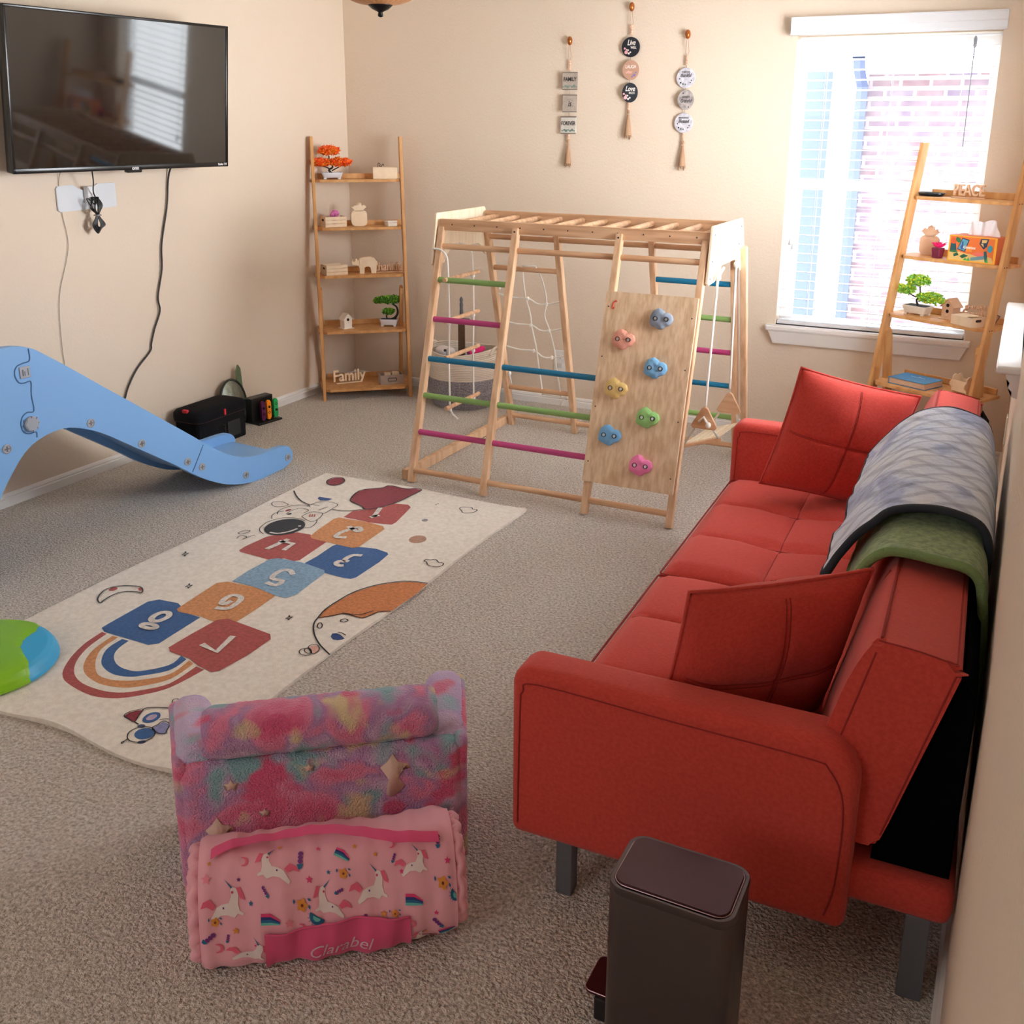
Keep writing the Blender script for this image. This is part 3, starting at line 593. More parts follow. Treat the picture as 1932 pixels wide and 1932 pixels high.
tp(('navy',(40,56,84)),[(67,6),(83,5),(80,34),(74,46),(64,26)],.0012); tp(('sand',(224,190,120)),[(69,10),(80,9),(78,20),(69,22)],.0015); tp(('sand',(224,190,120)),[(67,25),(72,24),(74,38)],.0015)
tp(('trunk',(30,84,96)),[(75,54),(80,52),(84,80),(86,96),(80,96),(77,76)],.0013); tp(('blue3',(60,150,170)),circ(5,14,87,42,14),.0012)
tp(('leafg',(70,170,80)),[(80,96),(83,76),(86,96)],.0017); tp(('dkleaf',(30,90,60)),[(12,74),(20,66),(24,76),(14,84)],.0013); tp(('dkleaf',(30,90,60)),[(26,80),(34,70),(44,76),(32,88)],.0013)
tp(('slate',(110,150,160)),[(49,82),(76,70),(77,84),(50,94)],.0014); tp(('leafg',(70,170,80)),[(34,94),(38,84),(42,92),(45,82),(49,95)],.0016)
b.use(mat('tb_white',(240,236,228),.6)); b.text('Kleenex',.017,STAND(-w2+.44*2*w2,-d2-.0016,h2*.56),.0003,.2,bold=.0003)
b.build('carton',None,t)
b=MB()
def tis(u,v_):
    a=u*2-1; e=(1-abs(a)**3)**.5 if abs(a)<1 else 0; hh=.062*e*v_*(1+.12*math.sin(u*11))
    return Vector((a*(.055+.02*v_)+.012*v_,.016*math.sin(u*17+v_*1.5)*(.3+.7*v_)+.01,h2-.004+hh+.004))
b.grid(tis,40,12); b.build('tissue',mat('tissue_white',(246,246,250),.8),t,smooth=True,recalc=False)
birdhouse('tan two-hole birdhouse beside the yellow green bonsai',PR(2,.255,.11),TRR-.1,.056,.05,.095,[(.062,.008),(.036,.008)],RAWD)
t=word('tan wooden word cutout reading Grateful family beside the two-hole birdhouse',PR(2,.36,.125),TRR+.15,'family',.06,RAWD,.005,sx=.8)
b=MB(); b.text('grateful',.034,STAND(0,0,.064),.005,0,bold=.0008,sx=.9); b.build('upper_lettering',RAWD,t)
t=crate('cream wooden box with slot handle at the right end of the bonsai tier',PR(2,.385,.035),TRR+.05-.35,.12,.075,.042,RAW,False,hole=True,name='wooden_box')
MB().b3(-.056,.02,-.034,.034,.039,.042).build('lid_panel',RAW,t)
t=thing('picture_stand','small brown slanted wooden frame stand behind the cream box','frame',PR(2,.445,.085),TRR+.1)
b=MB()
b.xf(Matrix.Identity(4))
for a in((-.024,-.02,0,.06),(.02,.024,0,.06),(-.024,.024,0,.004),(-.024,.024,.056,.06)): b.b3(a[0],a[1],-.002,.002,a[2],a[3])
b.xf(Matrix.Rotation(.35,4,'Y')@Matrix.Rotation(R(-12),4,'X')); b.build('border',mat('frame_brown',(120,76,60),.6),t)
MB().b3(-.02,.02,-.001,.0015,.004,.056).xf(Matrix.Rotation(.35,4,'Y')@Matrix.Rotation(R(-12),4,'X')).build('panel',mat('panel_tan',(190,150,126),.6),t)
t=thing('book','thick blue covered book lying on the wide shelf tier behind the sofa','book',PR(1,.17,.095),TRR-.0)
b=MB(); b.b3(-.09,.09,-.068,.068,.003,.027,.001); b.build('pages',mat('page_edge',(206,176,150),.8,var=.1,vscale=4,stretch=(1,1,120)),t)
b=MB(); b.use(mat('book_blue',(62,138,190),.5)); b.b3(-.092,.092,-.07,.07,.0,.0025,.001); b.b3(-.092,.092,-.07,.07,.0275,.03,.001); b.b3(-.092,-.09,-.07,.07,0,.03)
b.use(mat('book_white_print',(220,236,244),.6))
for k in range(9): b.b3(-.035+.008*k,-.030+.008*k,.016,.021-.002*(k%2),.0301,.0305)
b.plate(circ(.004,10,0,.035),.0301,.0305); b.build('cover',None,t)
t=thing('flower_planter','pale wooden planter with flower shaped ends on the wide shelf tier','planter',PR(1,.39,.115),TRR-.75+.55)
fl6=[]
for k in range(60):
    a=2*PI*k/60; r_=.034+.010*abs(math.cos(3*a)); fl6.append((r_*math.cos(a),.045+r_*math.sin(a)))
for sx in(-1,1): MB().plate(fl6,sx*.038-.003,sx*.038+.003,'x',.001).build('flower_panel',RAW,t)
b=MB()
for sy in(-1,1): b.b3(-.036,.036,sy*.027-.002,sy*.027+.002,.014,.062)
b.b3(-.036,.036,-.025,.025,.014,.018); b.build('tray',RAW,t)

# ------------------------------------------------------------------ climber
cl=thing('climbing_gym','wooden climbing frame with coloured rungs, climbing board and top bars','climbing frame',(-1.665,4.09,0))
OX,OY=-1.665,4.09
def lc(x,y,z): return (x-OX,y-OY,z)
fy=lambda z:3.583+.29*z
by=lambda z:4.60-.27*z
for i,x in enumerate((-2.253,-1.894,-1.435,-1.085)):
    mid=i in(1,2); zt=1.085 if mid else 1.075
    dy=-.004 if not mid else -.014
    MB().bar(lc(x,fy(0)+dy+.01,0.001),lc(x,fy(zt)+dy+(.0),zt),.026,.034,(1,0,0),.002).build('leg',PINE,cl)
for i,x in enumerate((-2.262,-1.905,-1.45,-1.085)):
    zt=1.07; MB().bar(lc(x,by(0),0.001),lc(x,by(zt),zt),.026,.034,(1,0,0),.002).build('leg',PINE,cl)
MB().bar(lc(-1.043,by(0)+.0,0.001),lc(-1.043,by(1.012),1.012),.026,.034,(1,0,0),.002).build('leg',PINE,cl)
MB().b3(*[q for q in(-2.262-OX,-1.068-OX)],3.879-OY,3.899-OY,1.062,1.11,.002).build('top_beam',PINEX,cl)
MB().b3(-2.262-OX,-1.068-OX,4.30-OY,4.32-OY,1.068,1.118,.002).build('top_beam',PINEX,cl)
b=MB()
for k in range(11):
    x=-2.20+k*.108
    MB().cyl(lc(x,3.895,1.088),lc(x,4.305,1.093),.0125,14).build('top_bar',PINEX,cl,smooth=True)
GRNR=mat('rung_green',(134,172,98),.5); MAG=mat('rung_magenta',(184,62,122),.5); BLUR=mat('rung_blue',(0,112,152),.45)
def rungs(spec,yf,segs):
    for z,m,(a,c) in spec:
        MB().cyl(lc(a,yf(z),z),lc(c,yf(z),z),.0125,16).build('rung',m,cl,auto=40)
L1,L2,L3,L4=-2.242,-1.894,-1.435,-1.095
FR=lambda z:fy(z)
rungs([(.855,GRNR,(L1,L2-.012)),(.69,MAG,(L1,L2-.012)),(.524,BLUR,(L1,L2-.012)),(.524,BLUR,(L2+.012,L3)),(.37,GRNR,(L1,L2-.012)),(.37,GRNR,(L2+.012,L3)),(.216,MAG,(L1,L2-.012)),(.216,MAG,(L2+.012,L3)),
 (.054,PINEX,(L1,L2-.012)),(.054,PINEX,(L2+.012,L3-.012)),(.054,PINEX,(L3+.012,L4)),(.995,PINEX,(L1,L2-.012)),(.995,PINEX,(L2+.012,L3-.012)),(.995,PINEX,(L3+.012,L4))],FR,0)
B1,B2,B3,B4=-2.262,-1.905,-1.45,-1.085
rungs([(.843,BLUR,(B3,B4)),(.682,GRNR,(B3,B4)),(.524,MAG,(B3,B4)),(.36,BLUR,(B3,B4)),(.202,GRNR,(B3,B4)),(.055,PINEX,(B1,B2)),(.055,PINEX,(B2,B3)),(.055,PINEX,(B3,B4)),(.845,PINEX,(B1,B2)),(.216,PINEX,(B1,B2)),(.995,PINEX,(B1,B2)),(.995,PINEX,(B2,B3)),(.995,PINEX,(B3,B4))],by,0)
MB().bar(lc(-2.295,3.60,.024),lc(-2.295,4.60,.024),.026,.044,(1,0,0),.002).build('base_rail',PINE,cl)
sp=[(3.872,1.125),(3.882,1.134),(4.318,1.134),(4.328,1.125),(4.408,.925),(4.400,.912),(4.33,.912),(4.31,.925),(4.275,.962),(4.25,.972),(4.00,.972),(3.965,.955),(3.935,.915),(3.85,.910),(3.835,.920)]
for x in(-2.285,-1.066):
    MB().plate([(y-OY,z) for y,z in sp],x-OX,x-OX+.012,'x',.002).build('side_plate',BIRCH,cl)
b=MB()
SCR=mat('bolt_dark',(60,54,60),.4,metal=.5)
for k in range(11): b.plate(circ(.0032,8,-2.20+k*.108-OX,1.088),3.8782-OY,3.8795-OY,'y')
for x,zt in((-1.894,1.073),(-1.435,1.073)): b.plate(circ(.004,8,x-OX,zt),fy(zt)-.0325-OY,fy(zt)-.0312-OY,'y')
for y,z in((3.895,1.10),(4.305,1.10),(3.875,1.0),(3.858,.935),(4.35,1.0),(4.375,.94),(4.28,1.03)): b.plate(circ(.004,8,y-OY,z),-1.054-OX-.0002,-1.0525-OX,'x')
b.build('bolt',SCR,cl)
# climbing board on the front legs
bd_m=TR(-1.264-OX,fy(.50)-.030-OY,.502)@Matrix.Rotation(-math.atan(.29),4,'X')
b=MB(); b.plate(rrect(.376,.762,.004,2),-.006,.006,'y',.001); b.xf(bd_m); board=b.build('climbing_board',PINEP,cl)
b=MB(); 
for x,z in((-.172,.32),(-.172,.12),(-.172,-.08),(-.172,-.30),(.172,.30),(.172,.10),(.172,-.10),(.172,-.32)): b.plate(circ(.003,8,x,z),-.0068,-.006,'y')
b.xf(bd_m); b.build('screw',SCR,board)
b=MB(); b.tube([(.009,-.0065,.012),(.004,-.0065,.018),(-.004,-.0065,.008),(-.009,-.0065,-.012),(-.003,-.0065,-.016),(.001,-.0065,-.009)],.0022,6); b.xf(bd_m@TR(-.148,0,.328)); b.build('logo',mat('logo_red',(216,40,36),.5),board)
HB=mat('hold_bolt',(206,206,206),.3,metal=.7)
def hold(x,z,c,nm):
    m=mat('hold_'+nm,c,.5,bump=.1,bscale=300)
    dz=(z-.502)/math.cos(math.atan(.29)); dx=x+1.264
    def prof(a):
        r=.0
        pts=[(-22.100000000000023, 0.0438), (0.0, 0.0485), (20.9, 0.0463), (45.0, 0.0389), (63.4, 0.0292), (88.0, 0.0371), (108.1, 0.0463), (132.5, 0.0485), (163.7, 0.0491), (192.8, 0.0497), (202.5, 0.0539), (217.9, 0.0515), (234.1, 0.0424), (250.7, 0.0437), (275.3, 0.0428), (303.0, 0.0361), (337.9, 0.0438), (360.0, 0.0485)]
        a=math.degrees(a)%360
        for (a0,r0),(a1,r1) in zip(pts,pts[1:]):
            if a0<=a<=a1: t_=(a-a0)/(a1-a0); t_=t_*t_*(3-2*t_); return .95*(r0+(r1-r0)*t_)
    def f(u,v_):
        a=2*PI*u; rr=prof(a); s_=v_
        if s_<.35: k=s_/.35; rad=rr*(1-.06*k*0); y=-.020*math.sin(k*PI/2)*.7; rad=rr*(1-.05*k)
        else: k=(s_-.35)/.65; rad=rr*.95*(1-k); y=-.014-.010*math.sin(min(1,k*1.6)*PI/2)+.006*k
        return Vector((rad*math.cos(a),y-.006,rad*math.sin(a)))
    b=MB(); b.use(m); b.grid(f,48,14,True)
    for hx in(-.021,.023):
        b.use(BLACK); b.lathe([(.0095,-.0225),(.0092,-.0305),(.0080,-.0305),(.0078,-.0255),(.001,-.0255)],(hx,0,-.001),18,'y'); b.use(HB); b.lathe([(.0045,-.0255),(.0045,-.0285),(.0022,-.0285),(.002,-.0265),(.0005,-.0265)],(hx,0,-.001),12,'y')
    b.xf(bd_m@TR(dx,0,dz)); b.build('climbing_hold',None,board,auto=50)
for x,z,c,nm in((-1.21,.778,(140,152,168),'grey'),(-1.352,.689,(222,156,136),'salmon'),(-1.207,.594,(120,176,218),'blue'),(-1.356,.502,(222,190,120),'yellow'),(-1.212,.407,(146,196,118),'green'),(-1.357,.323,(116,174,220),'sky'),(-1.215,.227,(238,126,176),'pink')): hold(x,z,c,nm)

# rope ladder (left end)
rl=thing('rope_ladder','white rope ladder with wooden rungs hanging at the left end','rope ladder',(-2.262,3.97,0))
def k_(b,p,r=.009): b.ball(p,r,10,8,(1,1,1.2))
b=MB()
for y in(3.842,4.065):
    b.tube(smooth_path([(-2.272+2.262,y-3.97,.985),(-2.24+2.262,y-3.97,.983),(-2.215+2.262,y-3.97,.965),(-2.203+2.262,y-3.97,.92),(-2.20+2.262+.002,y-3.97,.70),(-2.20+2.262-.001,y-3.97-.002,.48),(-2.20+2.262,y-3.97,.29)],6),.0042,8)
    for z in(.845,.665,.50,.275): k_(b,(-2.20+2.262,y-3.97,z))
b.tube([(.062,-.128,.275),(.07,-.12,.25),(.085,-.10,.225)],.0045,8); b.tube([(-.012,-.128,.985),(-.006,-.016,.988),(-.012,.095,.985)],.0042,8)
b.build('rope',ROPE,rl,smooth=True)
for z in(.858,.678,.515,.285): MB().cyl((.062,-.165,z),(.062,.145,z),.0095,14).build('rung',PINEX,rl,auto=40)
# climbing net on the back left bay
net=thing('climbing_net','white knotted rope net tied in the back left bay of the frame','rope net',(-2.08,4.5,0))
nf=lambda x,z:(x+2.08,by(z)-.002-4.5,z)
V1=[(-2.10,.86),(-2.10,.72),(-2.085,.625),(-2.083,.55),(-2.072,.45),(-2.07,.36),(-2.065,.225)]
V2=[(-2.03,.865),(-2.002,.80),(-1.99,.70),(-2.008,.62),(-1.99,.55),(-1.975,.45),(-1.972,.34),(-1.965,.225)]
b=MB()
for vv in(V1,V2): b.tube(smooth_path([nf(*p) for p in vv],6),.0038,8)
b.tube([nf(-2.10,.858),nf(-2.10,.862),nf(-2.03,.865)],.0038,8)
for z,zz in((.70,.69),(.565,.555),(.43,.415)):
    b.tube(smooth_path([nf(-2.255,z+.015),nf(-2.17,z),nf(-2.085,z+.0),nf(-2.04,zz-.012),nf(-1.99,zz-.01),nf(-1.915,zz+.008)],6),.0038,8)
    k_(b,nf(-2.088,z),.0085); k_(b,nf(-1.992,zz-.01),.0085)
k_(b,nf(-2.24,.29),.011); b.tube([nf(-2.24,.29),nf(-2.235,.235)],.0042,8); b.tube([nf(-2.07,.2),nf(-1.93,.19)],.0036,8); b.tube([nf(-1.95,.185),nf(-1.975,.15)],.0042,8); k_(b,nf(-1.935,.19),.007); k_(b,nf(-2.235,.745),.009)
b.tube([nf(-2.065,.232),nf(-2.065,.192)],.0042,8); b.tube([nf(-1.965,.232),nf(-1.965,.185)],.0042,8)
b.build('rope',ROPE,net,smooth=True)
# swing on right side plate
sw=thing('rope_swing','white rope swing with triangle spreaders and a thin slatted seat','swing',(-1.045,4.1,0))
S=lambda x,y,z:(x+1.045,y-4.1,z)
SWX=-1.035
b=MB(); rp=.0052
b.tube(smooth_path([S(-1.05,3.93,1.04),S(SWX,3.925,.995),S(SWX,3.91,.95),S(SWX,3.90,.90),S(SWX,3.865,.66),S(SWX,3.835,.43)],6),rp,8)
b.tube(smooth_path([S(-1.05,4.185,1.05),S(SWX,4.18,1.0),S(SWX,4.18,.95),S(SWX,4.18,.90),S(SWX,4.195,.66),S(SWX,4.21,.42)],6),rp,8)
k_(b,S(SWX,3.915,.935),.010); k_(b,S(SWX,4.18,.955),.012); b.tube([S(SWX,3.915,.935),S(SWX,3.955,.955),S(SWX,3.985,.965)],rp,8)
T1=S(SWX,3.83,.385); T2=S(SWX,4.215,.355)
SEAT=[S(*SA),S(*SB),S(*SC_),S(*SD)]
for T,p in((T1,SEAT[0]),(T1,SEAT[1]),(T2,SEAT[3]),(T2,SEAT[2])):
    T=Vector(T); p=Vector(p); sx=-1 if p.x<0 else 1
    b.tube([T+Vector((sx*.02,0,-.01)),T+Vector((sx*.035,0,-.035)),p],rp*.9,8)
b.build('rope',ROPE,sw,smooth=True)
for T in(T1,T2):
    b=MB(); b.plate([(T[0]+x,T[2]+z) for x,z in((-.045,-.04),(-.052,-.03),(-.046,-.016),(-.012,.045),(0,.052),(.012,.045),(.046,-.016),(.052,-.03),(.045,-.04))],T[1]-.006,T[1]+.006,'y',.002); b.build('spreader',PINEX,sw)
b=MB(); k_(b,(T1[0]+.02,T1[1]-.012,T1[2]-.02),.011); b.tube([(T1[0]-.02,T1[1]-.010,T1[2]-.01),(T1[0]+.0,T1[1]-.012,T1[2]+.012),(T1[0]+.02,T1[1]-.012,T1[2]-.018)],.005,8); b.build('knot',ROPE,sw,smooth=True)
for k in range(5):
    f0=(k+.08)/5; f1=(k+.92)/5; V=[Vector(q) for q in SEAT]; up_=Vector((0,0,.007))
    q=[V[0].lerp(V[1],f0),V[0].lerp(V[1],f1),V[3].lerp(V[2],f1),V[3].lerp(V[2],f0)]
    b=MB(); b.faces(q+[p_+up_ for p_ in q],[(0,1,2,3),(4,5,6,7),(0,1,5,4),(1,2,6,5),(2,3,7,6),(3,0,4,7)]); b.build('slat',BIRCH,sw)
for a_,c_ in((0,1),(3,2)):
    p0=Vector(SEAT[a_]); p1=Vector(SEAT[c_]); d=(p1-p0).normalized()*.012; b=MB(); b.bar(p0-d+Vector((0,0,-.006)),p1+d+Vector((0,0,-.006)),.02,.014,(0,1,0)); b.build('cross_bar',PINEX,sw)

# ------------------------------------------------------------------ slide
PB=mat('slide_blue',(122,172,226),.42); PBD=mat('slide_groove',(64,104,150),.6); SG=mat('slide_grey',(158,164,176),.4)
kk=.9875
sl=thing('toddler_slide','light blue plastic toddler slide standing along the left wall','slide',(-2.864,3.259,0),-math.atan(.0875))
P=lambda s_,z:(s_*kk,max(0.0,1.5-(1.5-z)*kk))
top=[(-1.30,.66),(-1.22,.735),(-1.15,.768),(-1.072,.777),(-1.015,.774),(-.958,.757),(-.902,.72),(-.825,.665),(-.704,.574),(-.574,.478),(-.434,.374),(-.296,.271),(-.204,.2),(-.12,.147),(-.032,.109),(.063,.095),(.145,.095),(.212,.093),(.25,.081),(.272,.053),(.269,.018),(.232,-.006),(.153,-.013),(.069,-.019),(-.027,-.012),(-.133,.015),(-.218,.055),(-.299,.105),(-.402,.18),(-.593,.31),(-.704,.385),(-.779,.424),(-.854,.449),(-.918,.449),(-.982,.433),(-1.037,.4),(-1.096,.334),(-1.145,.263),(-1.19,.15),(-1.21,-.02),(-1.42,-.02),(-1.40,.2),(-1.36,.48)]
prof=[(q.x,max(0,q.y)) for q in smooth_path([(a,c,0) for a,c in [P(*q) for q in top]],3,True)]
def sidep(x0,x1,nm):
    b=MB(); b.plate(prof,x0,x1,'x',.006); return b.build(nm,PB,sl,auto=40)
sd=sidep(-.030,.0,'side_panel'); sidep(-.39,-.36,'side_panel')
b=MB()
seam1=[(-.25,.225),(-.262,.205),(-.317,.124)]; seam2=[(-.972,.759),(-.973,.719),(-1.0,.713),(-1.024,.705),(-1.033,.68),(-1.022,.651),(-1.0,.645),(-.978,.645),(-.982,.6),(-.98,.542),(-1.005,.542),(-1.025,.53),(-1.034,.505),(-1.028,.478),(-1.008,.466),(-.982,.466),(-.981,.446)]
for s_ in(seam1,seam2): b.tube(smooth_path([(.0005,)+P(*q) for q in s_],4),.0022,6)
b.build('seam_groove',PBD,sd)
for s_,z in((-1.096,.434),(-.763,.444),(-.551,.309),(-.337,.175),(-.265,.132),(-.026,.027),(.235,.035)):
    s2,z2=P(s_,z); b=MB(); b.use(SG); b.lathe([(.0165,-.001),(.0165,.0025),(.013,.004),(.012,.002),(.001,.002)],(0,s2,z2),20,'x'); b.use(mat('bolt_cross',(110,104,104),.5)); b.b3(.002,.0035,s2-.009,s2+.009,z2-.002,z2+.002).b3(.002,.0035,s2-.002,s2+.002,z2-.009,z2+.009); b.build('bolt',None,sd,auto=40)
s2,z2=P(-.997,.5); b=MB(); b.lathe([(.026,-.001),(.026,.008),(.022,.012),(.0,.0125)],(0,s2,z2),32,'x')
for k in range(8): a=k*PI/4; b.box((.010,s2+.024*math.cos(a),z2+.024*math.sin(a)),(.01,.007,.004),Euler((a,0,0)),.001)
b.build('locking_knob',SG,sd,auto=40)
s2,z2=P(-.996,.682); b=MB(); b.b3(-.001,.004,s2-.019,s2+.019,z2-.02,z2+.02,.002); b.build('latch',SG,sd)
b=MB(); b.use(mat('latch_dark',(96,100,110),.5)); b.b3(.004,.0046,s2-.011,s2-.006,z2-.012,z2+.01); b.b3(.004,.0046,s2-.003,s2+.0,z2-.012,z2+.004); b.b3(.004,.0046,s2+.009,s2+.012,z2-.012,z2+.012); b.build('latch_slot',None,sd)
bed=[(-1.26,.66),(-1.1,.665),(-.96,.655),(-.88,.61),(-.704,.48),(-.574,.385),(-.434,.283),(-.296,.18),(-.204,.115),(-.12,.075),(-.032,.055),(.063,.05),(.18,.05),(.25,.045)]
bt=[P(*q) for q in bed]; bb_=[(a-.006,max(.012,z-.04)) for a,z in bt]
MB().plate(bt+bb_[::-1],-.362,-.028,'x').build('slide_bed',PB,sl,auto=40)
for k,(s_,z) in enumerate(((-1.395,.16),(-1.375,.36),(-1.35,.54))):
    a,c=P(s_,z); MB().b3(-.362,-.028,a-.0,a+.13,c-.02,c+.01,.004).build('step',PB,sl)

# ------------------------------------------------------------------ things by the left wall
bag=thing('camera_bag','black zipped soft cooler bag on the carpet against the left wall','bag',(-3.445,3.665,0))
def rb(b,w,d,z0,z1,r,tw=1,puff=0):
    base=rrect(w,d,r,5); n=len(base); vs=[];fs=[]
    lev=[(z0,1),(z0+(z1-z0)*.5,(1+tw)/2+.01),(z1,tw)]
    if puff: lev+=[(z1+puff*.6,tw*.93),(z1+puff*.95,tw*.7),(z1+puff,tw*.35)]
    for z,s_ in lev:
        for a,c in base: vs.append((a*s_,c*s_,z))
    for i in range(len(lev)-1):
        for j in range(n): fs.append((i*n+j,i*n+(j+1)%n,(i+1)*n+(j+1)%n,(i+1)*n+j))
    fs.append(tuple(range(n-1,-1,-1))); fs.append(tuple((len(lev)-1)*n+j for j in range(n))); return b.faces(vs,fs)
o=rb(MB(),.165,.335,.0,.135,.03).build('body',BLACKF,bag,auto=50)
rb(MB(),.180,.355,.138,.172,.04,1,.022).build('lid',BLACKF,bag,auto=50)
b=MB(); b.tube([(x,y,.137) for x,y in rrect(.172,.348,.035,5)],.004,6,closed=True); b.build('zipper',mat('zip_maroon',(50,20,24),.6),bag)
RT=mat('tag_red',(206,30,50),.5)
MB().box((.092,.0,.157),(.006,.012,.03),None,.002).build('zipper_pull',RT,bag); MB().box((.0,-.165,.188),(.03,.016,.016),None,.003).build('zipper_pull',RT,bag)
b=MB(); b.b3(.083,.087,.02,.11,.02,.10,.002); b.build('pocket',mat('pocket_grey',(40,42,46),.8),bag)
b=MB(); b.tube([(.088,-.01+p[0],.085+p[1]) for p in circ(.009,12)],.002,6,closed=True); b.b3(.084,.088,-.006,.004,.01,.078); b.build('strap_ring',BLACK,bag)
cs=MB().b3(-3.53,-3.36,3.30,3.47,.0,.035,.006).build('flat_case',BLACKF); tag(cs,'flat black case on the floor left of the black bag','case')
fo=thing('foil_balloon','crinkled silver foil disc with black rim behind the black bag','balloon',(-3.50,3.90,0),0)
def foil(sgn):
    def f(u,v_):
        a=2*PI*u; r_=.105*v_; z=.125+r_*math.sin(a)*1.12; y=r_*math.cos(a)*.85; h=.018*(1-v_**2)+.004*noise.noise(Vector((y*60,z*60,sgn))); return Vector((sgn*h+(z-.1)*-.15,y,max(.002,z)))
    return f
b=MB(); b.grid(foil(1),40,10,True); b.grid(foil(-1),40,10,True); b.build('disc',mat('foil_silver',(150,160,150),.28,metal=.85,bump=.6,bscale=60),fo,smooth=True)
b=MB(); b.tube([(-.15*(.125+.108*1.12*math.sin(a)-.1),.108*.85*math.cos(a),max(.006,.125+.108*1.12*math.sin(a))) for a in[2*PI*i/36 for i in range(36)]],.006,6,closed=True); b.build('rim',mat('foil_rim',(30,40,36),.4),fo)
b=MB(); b.prism([(.05,.0),(.11,0),(.10,.10),(.085,.29),(.07,.31),(.055,.28)],lambda a,z:Vector((-.03,a,z)),lambda a,z:Vector((-.02,a,z))); b.build('leaf_panel',mat('foil_green',(120,140,110),.3,metal=.4),fo)
dk=thing('controller_dock','black charging dock standing on the carpet by the wall','dock',(-3.44,4.07,0),-.15)
MB().b3(-.06,.055,-.10,.06,0,.012,.004).build('base',BLACK,dk); MB().b3(-.05,.005,-.10,.045,.01,.135,.004).build('tower',BLACK,dk)
for y,c,nm,lb in((-.05,(96,24,80),'purple','dark purple game controller on the dock'),(-.012,(255,146,10),'orange','orange game controller on the charging dock'),(.035,(30,176,92),'green','green game controller with black buttons on the charging dock')):
    t=thing('game_controller',lb,'controller',(-3.44+.03*math.cos(-.15)-y*math.sin(-.15),4.07+y*math.cos(-.15)+.03*math.sin(-.15)-.0,.012),-.15,'game controllers on the dock')
    MB().plate(rrect(.027,.104,.013,5,0,.054),-.006,.008,'x',.003).build('shell',mat('pad_'+nm,c,.4),t,auto=40)
    b=MB(); b.lathe([(.007,.008),(.007,.012),(.0,.0125)],(0,0,.045 if nm=='green' else .07),14,'x')
    for a in range(4): b.lathe([(.0024,.008),(.0024,.010),(0,.0102)],(0,.006*math.cos(a*PI/2),(.078 if nm=='green' else .04)+.006*math.sin(a*PI/2)),8,'x')
    b.build('button',BLACK,t)

# toy basket
bk=thing('toy_basket','large woven rope basket, white above grey, behind the climbing frame','basket',(-2.69,4.86,0))
BW=mat('basket_white_rope',(222,208,192),.9,bump=.5,bscale=200); BG=mat('basket_grey_rope',(168,162,166),.9,c2=(116,110,116),vscale=160,bump=.6,bscale=200)
def coil(b,z0,z1,st,rf,rr):
    z=z0
    while z<z1: b.tube([(rf(z)*math.cos(a),rf(z)*math.sin(a),z+.012*(math.cos(2*a)*max(0,(z-.24)/.07))) for a in[2*PI*i/40 for i in range(40)]],rr,6,closed=True); z+=st
rf=lambda z:.165+.03*min(1,z/.08)-.008*max(0,(z-.2)/.1)
b=MB(); b.lathe([(.001,.004),(.16,.002),(.168,.01),(.16,.012),(.001,.012)],n=36); coil(b,.008,.165,.0085,rf,.0058); b.build('lower_weave',BG,bk,smooth=True)
b=MB(); coil(b,.17,.315,.0095,rf,.0062); b.build('upper_weave',BW,bk,smooth=True)
for sx in(-1,1):
    b=MB(); b.tube(smooth_path([(sx*.188,-.05,.30),(sx*.195,-.03,.325),(sx*.197,0,.335),(sx*.195,.03,.325),(sx*.188,.05,.30)],5),.007,8); b.build('handle',BW,bk,smooth=True)
t=thing('toy_sword','toy sword with grey hilt and brown scabbard standing in the basket','toy',(-2.715,4.88,.168),.1)
b=MB(); b.prism([(-.021,-.12),(.021,-.12),(.019,.29),(-.019,.29)],lambda a,z:Vector((a,-.006,z)),lambda a,z:Vector((a,.006,z)),.002); b.build('scabbard',mat('scabbard_bronze',(96,70,50),.5,metal=.3,bump=1,bscale=60),t)
SWG=mat('hilt_grey',(96,98,104),.5,metal=.3)
b=MB(); b.box((0,0,.30),(.085,.018,.016),None,.006); b.ball((-.042,0,.30),.009); b.ball((.042,0,.30),.009); b.build('crossguard',SWG,t,auto=40)
b=MB(); b.lathe([(.008,.305),(.011,.33),(.0085,.36),(.010,.385),(.007,.395),(.0095,.405),(.010,.412),(.006,.42),(.003,.426)],n=14); b.build('hilt',SWG,t,smooth=True)
t=thing('plush_toy','white and grey round plush toy with black eye spots in the basket','toy',(-2.80,4.82,.27))
b=MB(); b.ball((0,0,.02),.042,16,12,(1.1,1,.85)); b.ball((.045,.0,.02),.03,14,10); b.build('body',mat('plush_white',(220,208,204),.9,bump=.3,bscale=150),t,smooth=True)
b=MB(); b.ball((-.035,-.028,.012),.009); b.ball((.03,-.03,.035),.008); b.build('eye_spot',BLACK,t,smooth=True)
t=thing('pink_toy_bottle','bright pink toy tube lying over the right rim of the basket','toy',(-2.585,4.80,.315),0,rot=(0,R(-25),.35))
b=MB(); b.lathe([(.001,-.03),(.018,-.028),(.02,-.02),(.02,.035),(.012,.045),(.011,.055),(.001,.055)],n=18,ax='x'); b.build('tube',mat('hot_pink',(236,30,120),.5),t,auto=40)
b=MB(); b.lathe([(.001,-.045),(.019,-.044),(.019,-.028),(.001,-.028)],n=18,ax='x'); b.build('cap',mat('plum_dark',(120,30,90),.5),t,auto=40)
t=thing('cloth_scrap','blue cloth bundled among the toys in the basket','cloth',(-2.70,4.80,.25))
b=MB(); b.grid(lambda u,v_:Vector(((u-.5)*.2,(v_-.5)*.16,.02*noise.noise(Vector((u*4,v_*4,0)))+.02)),16,14); b.build('cloth',mat('cloth_blue',(60,120,160),.9),t,smooth=True,recalc=False)

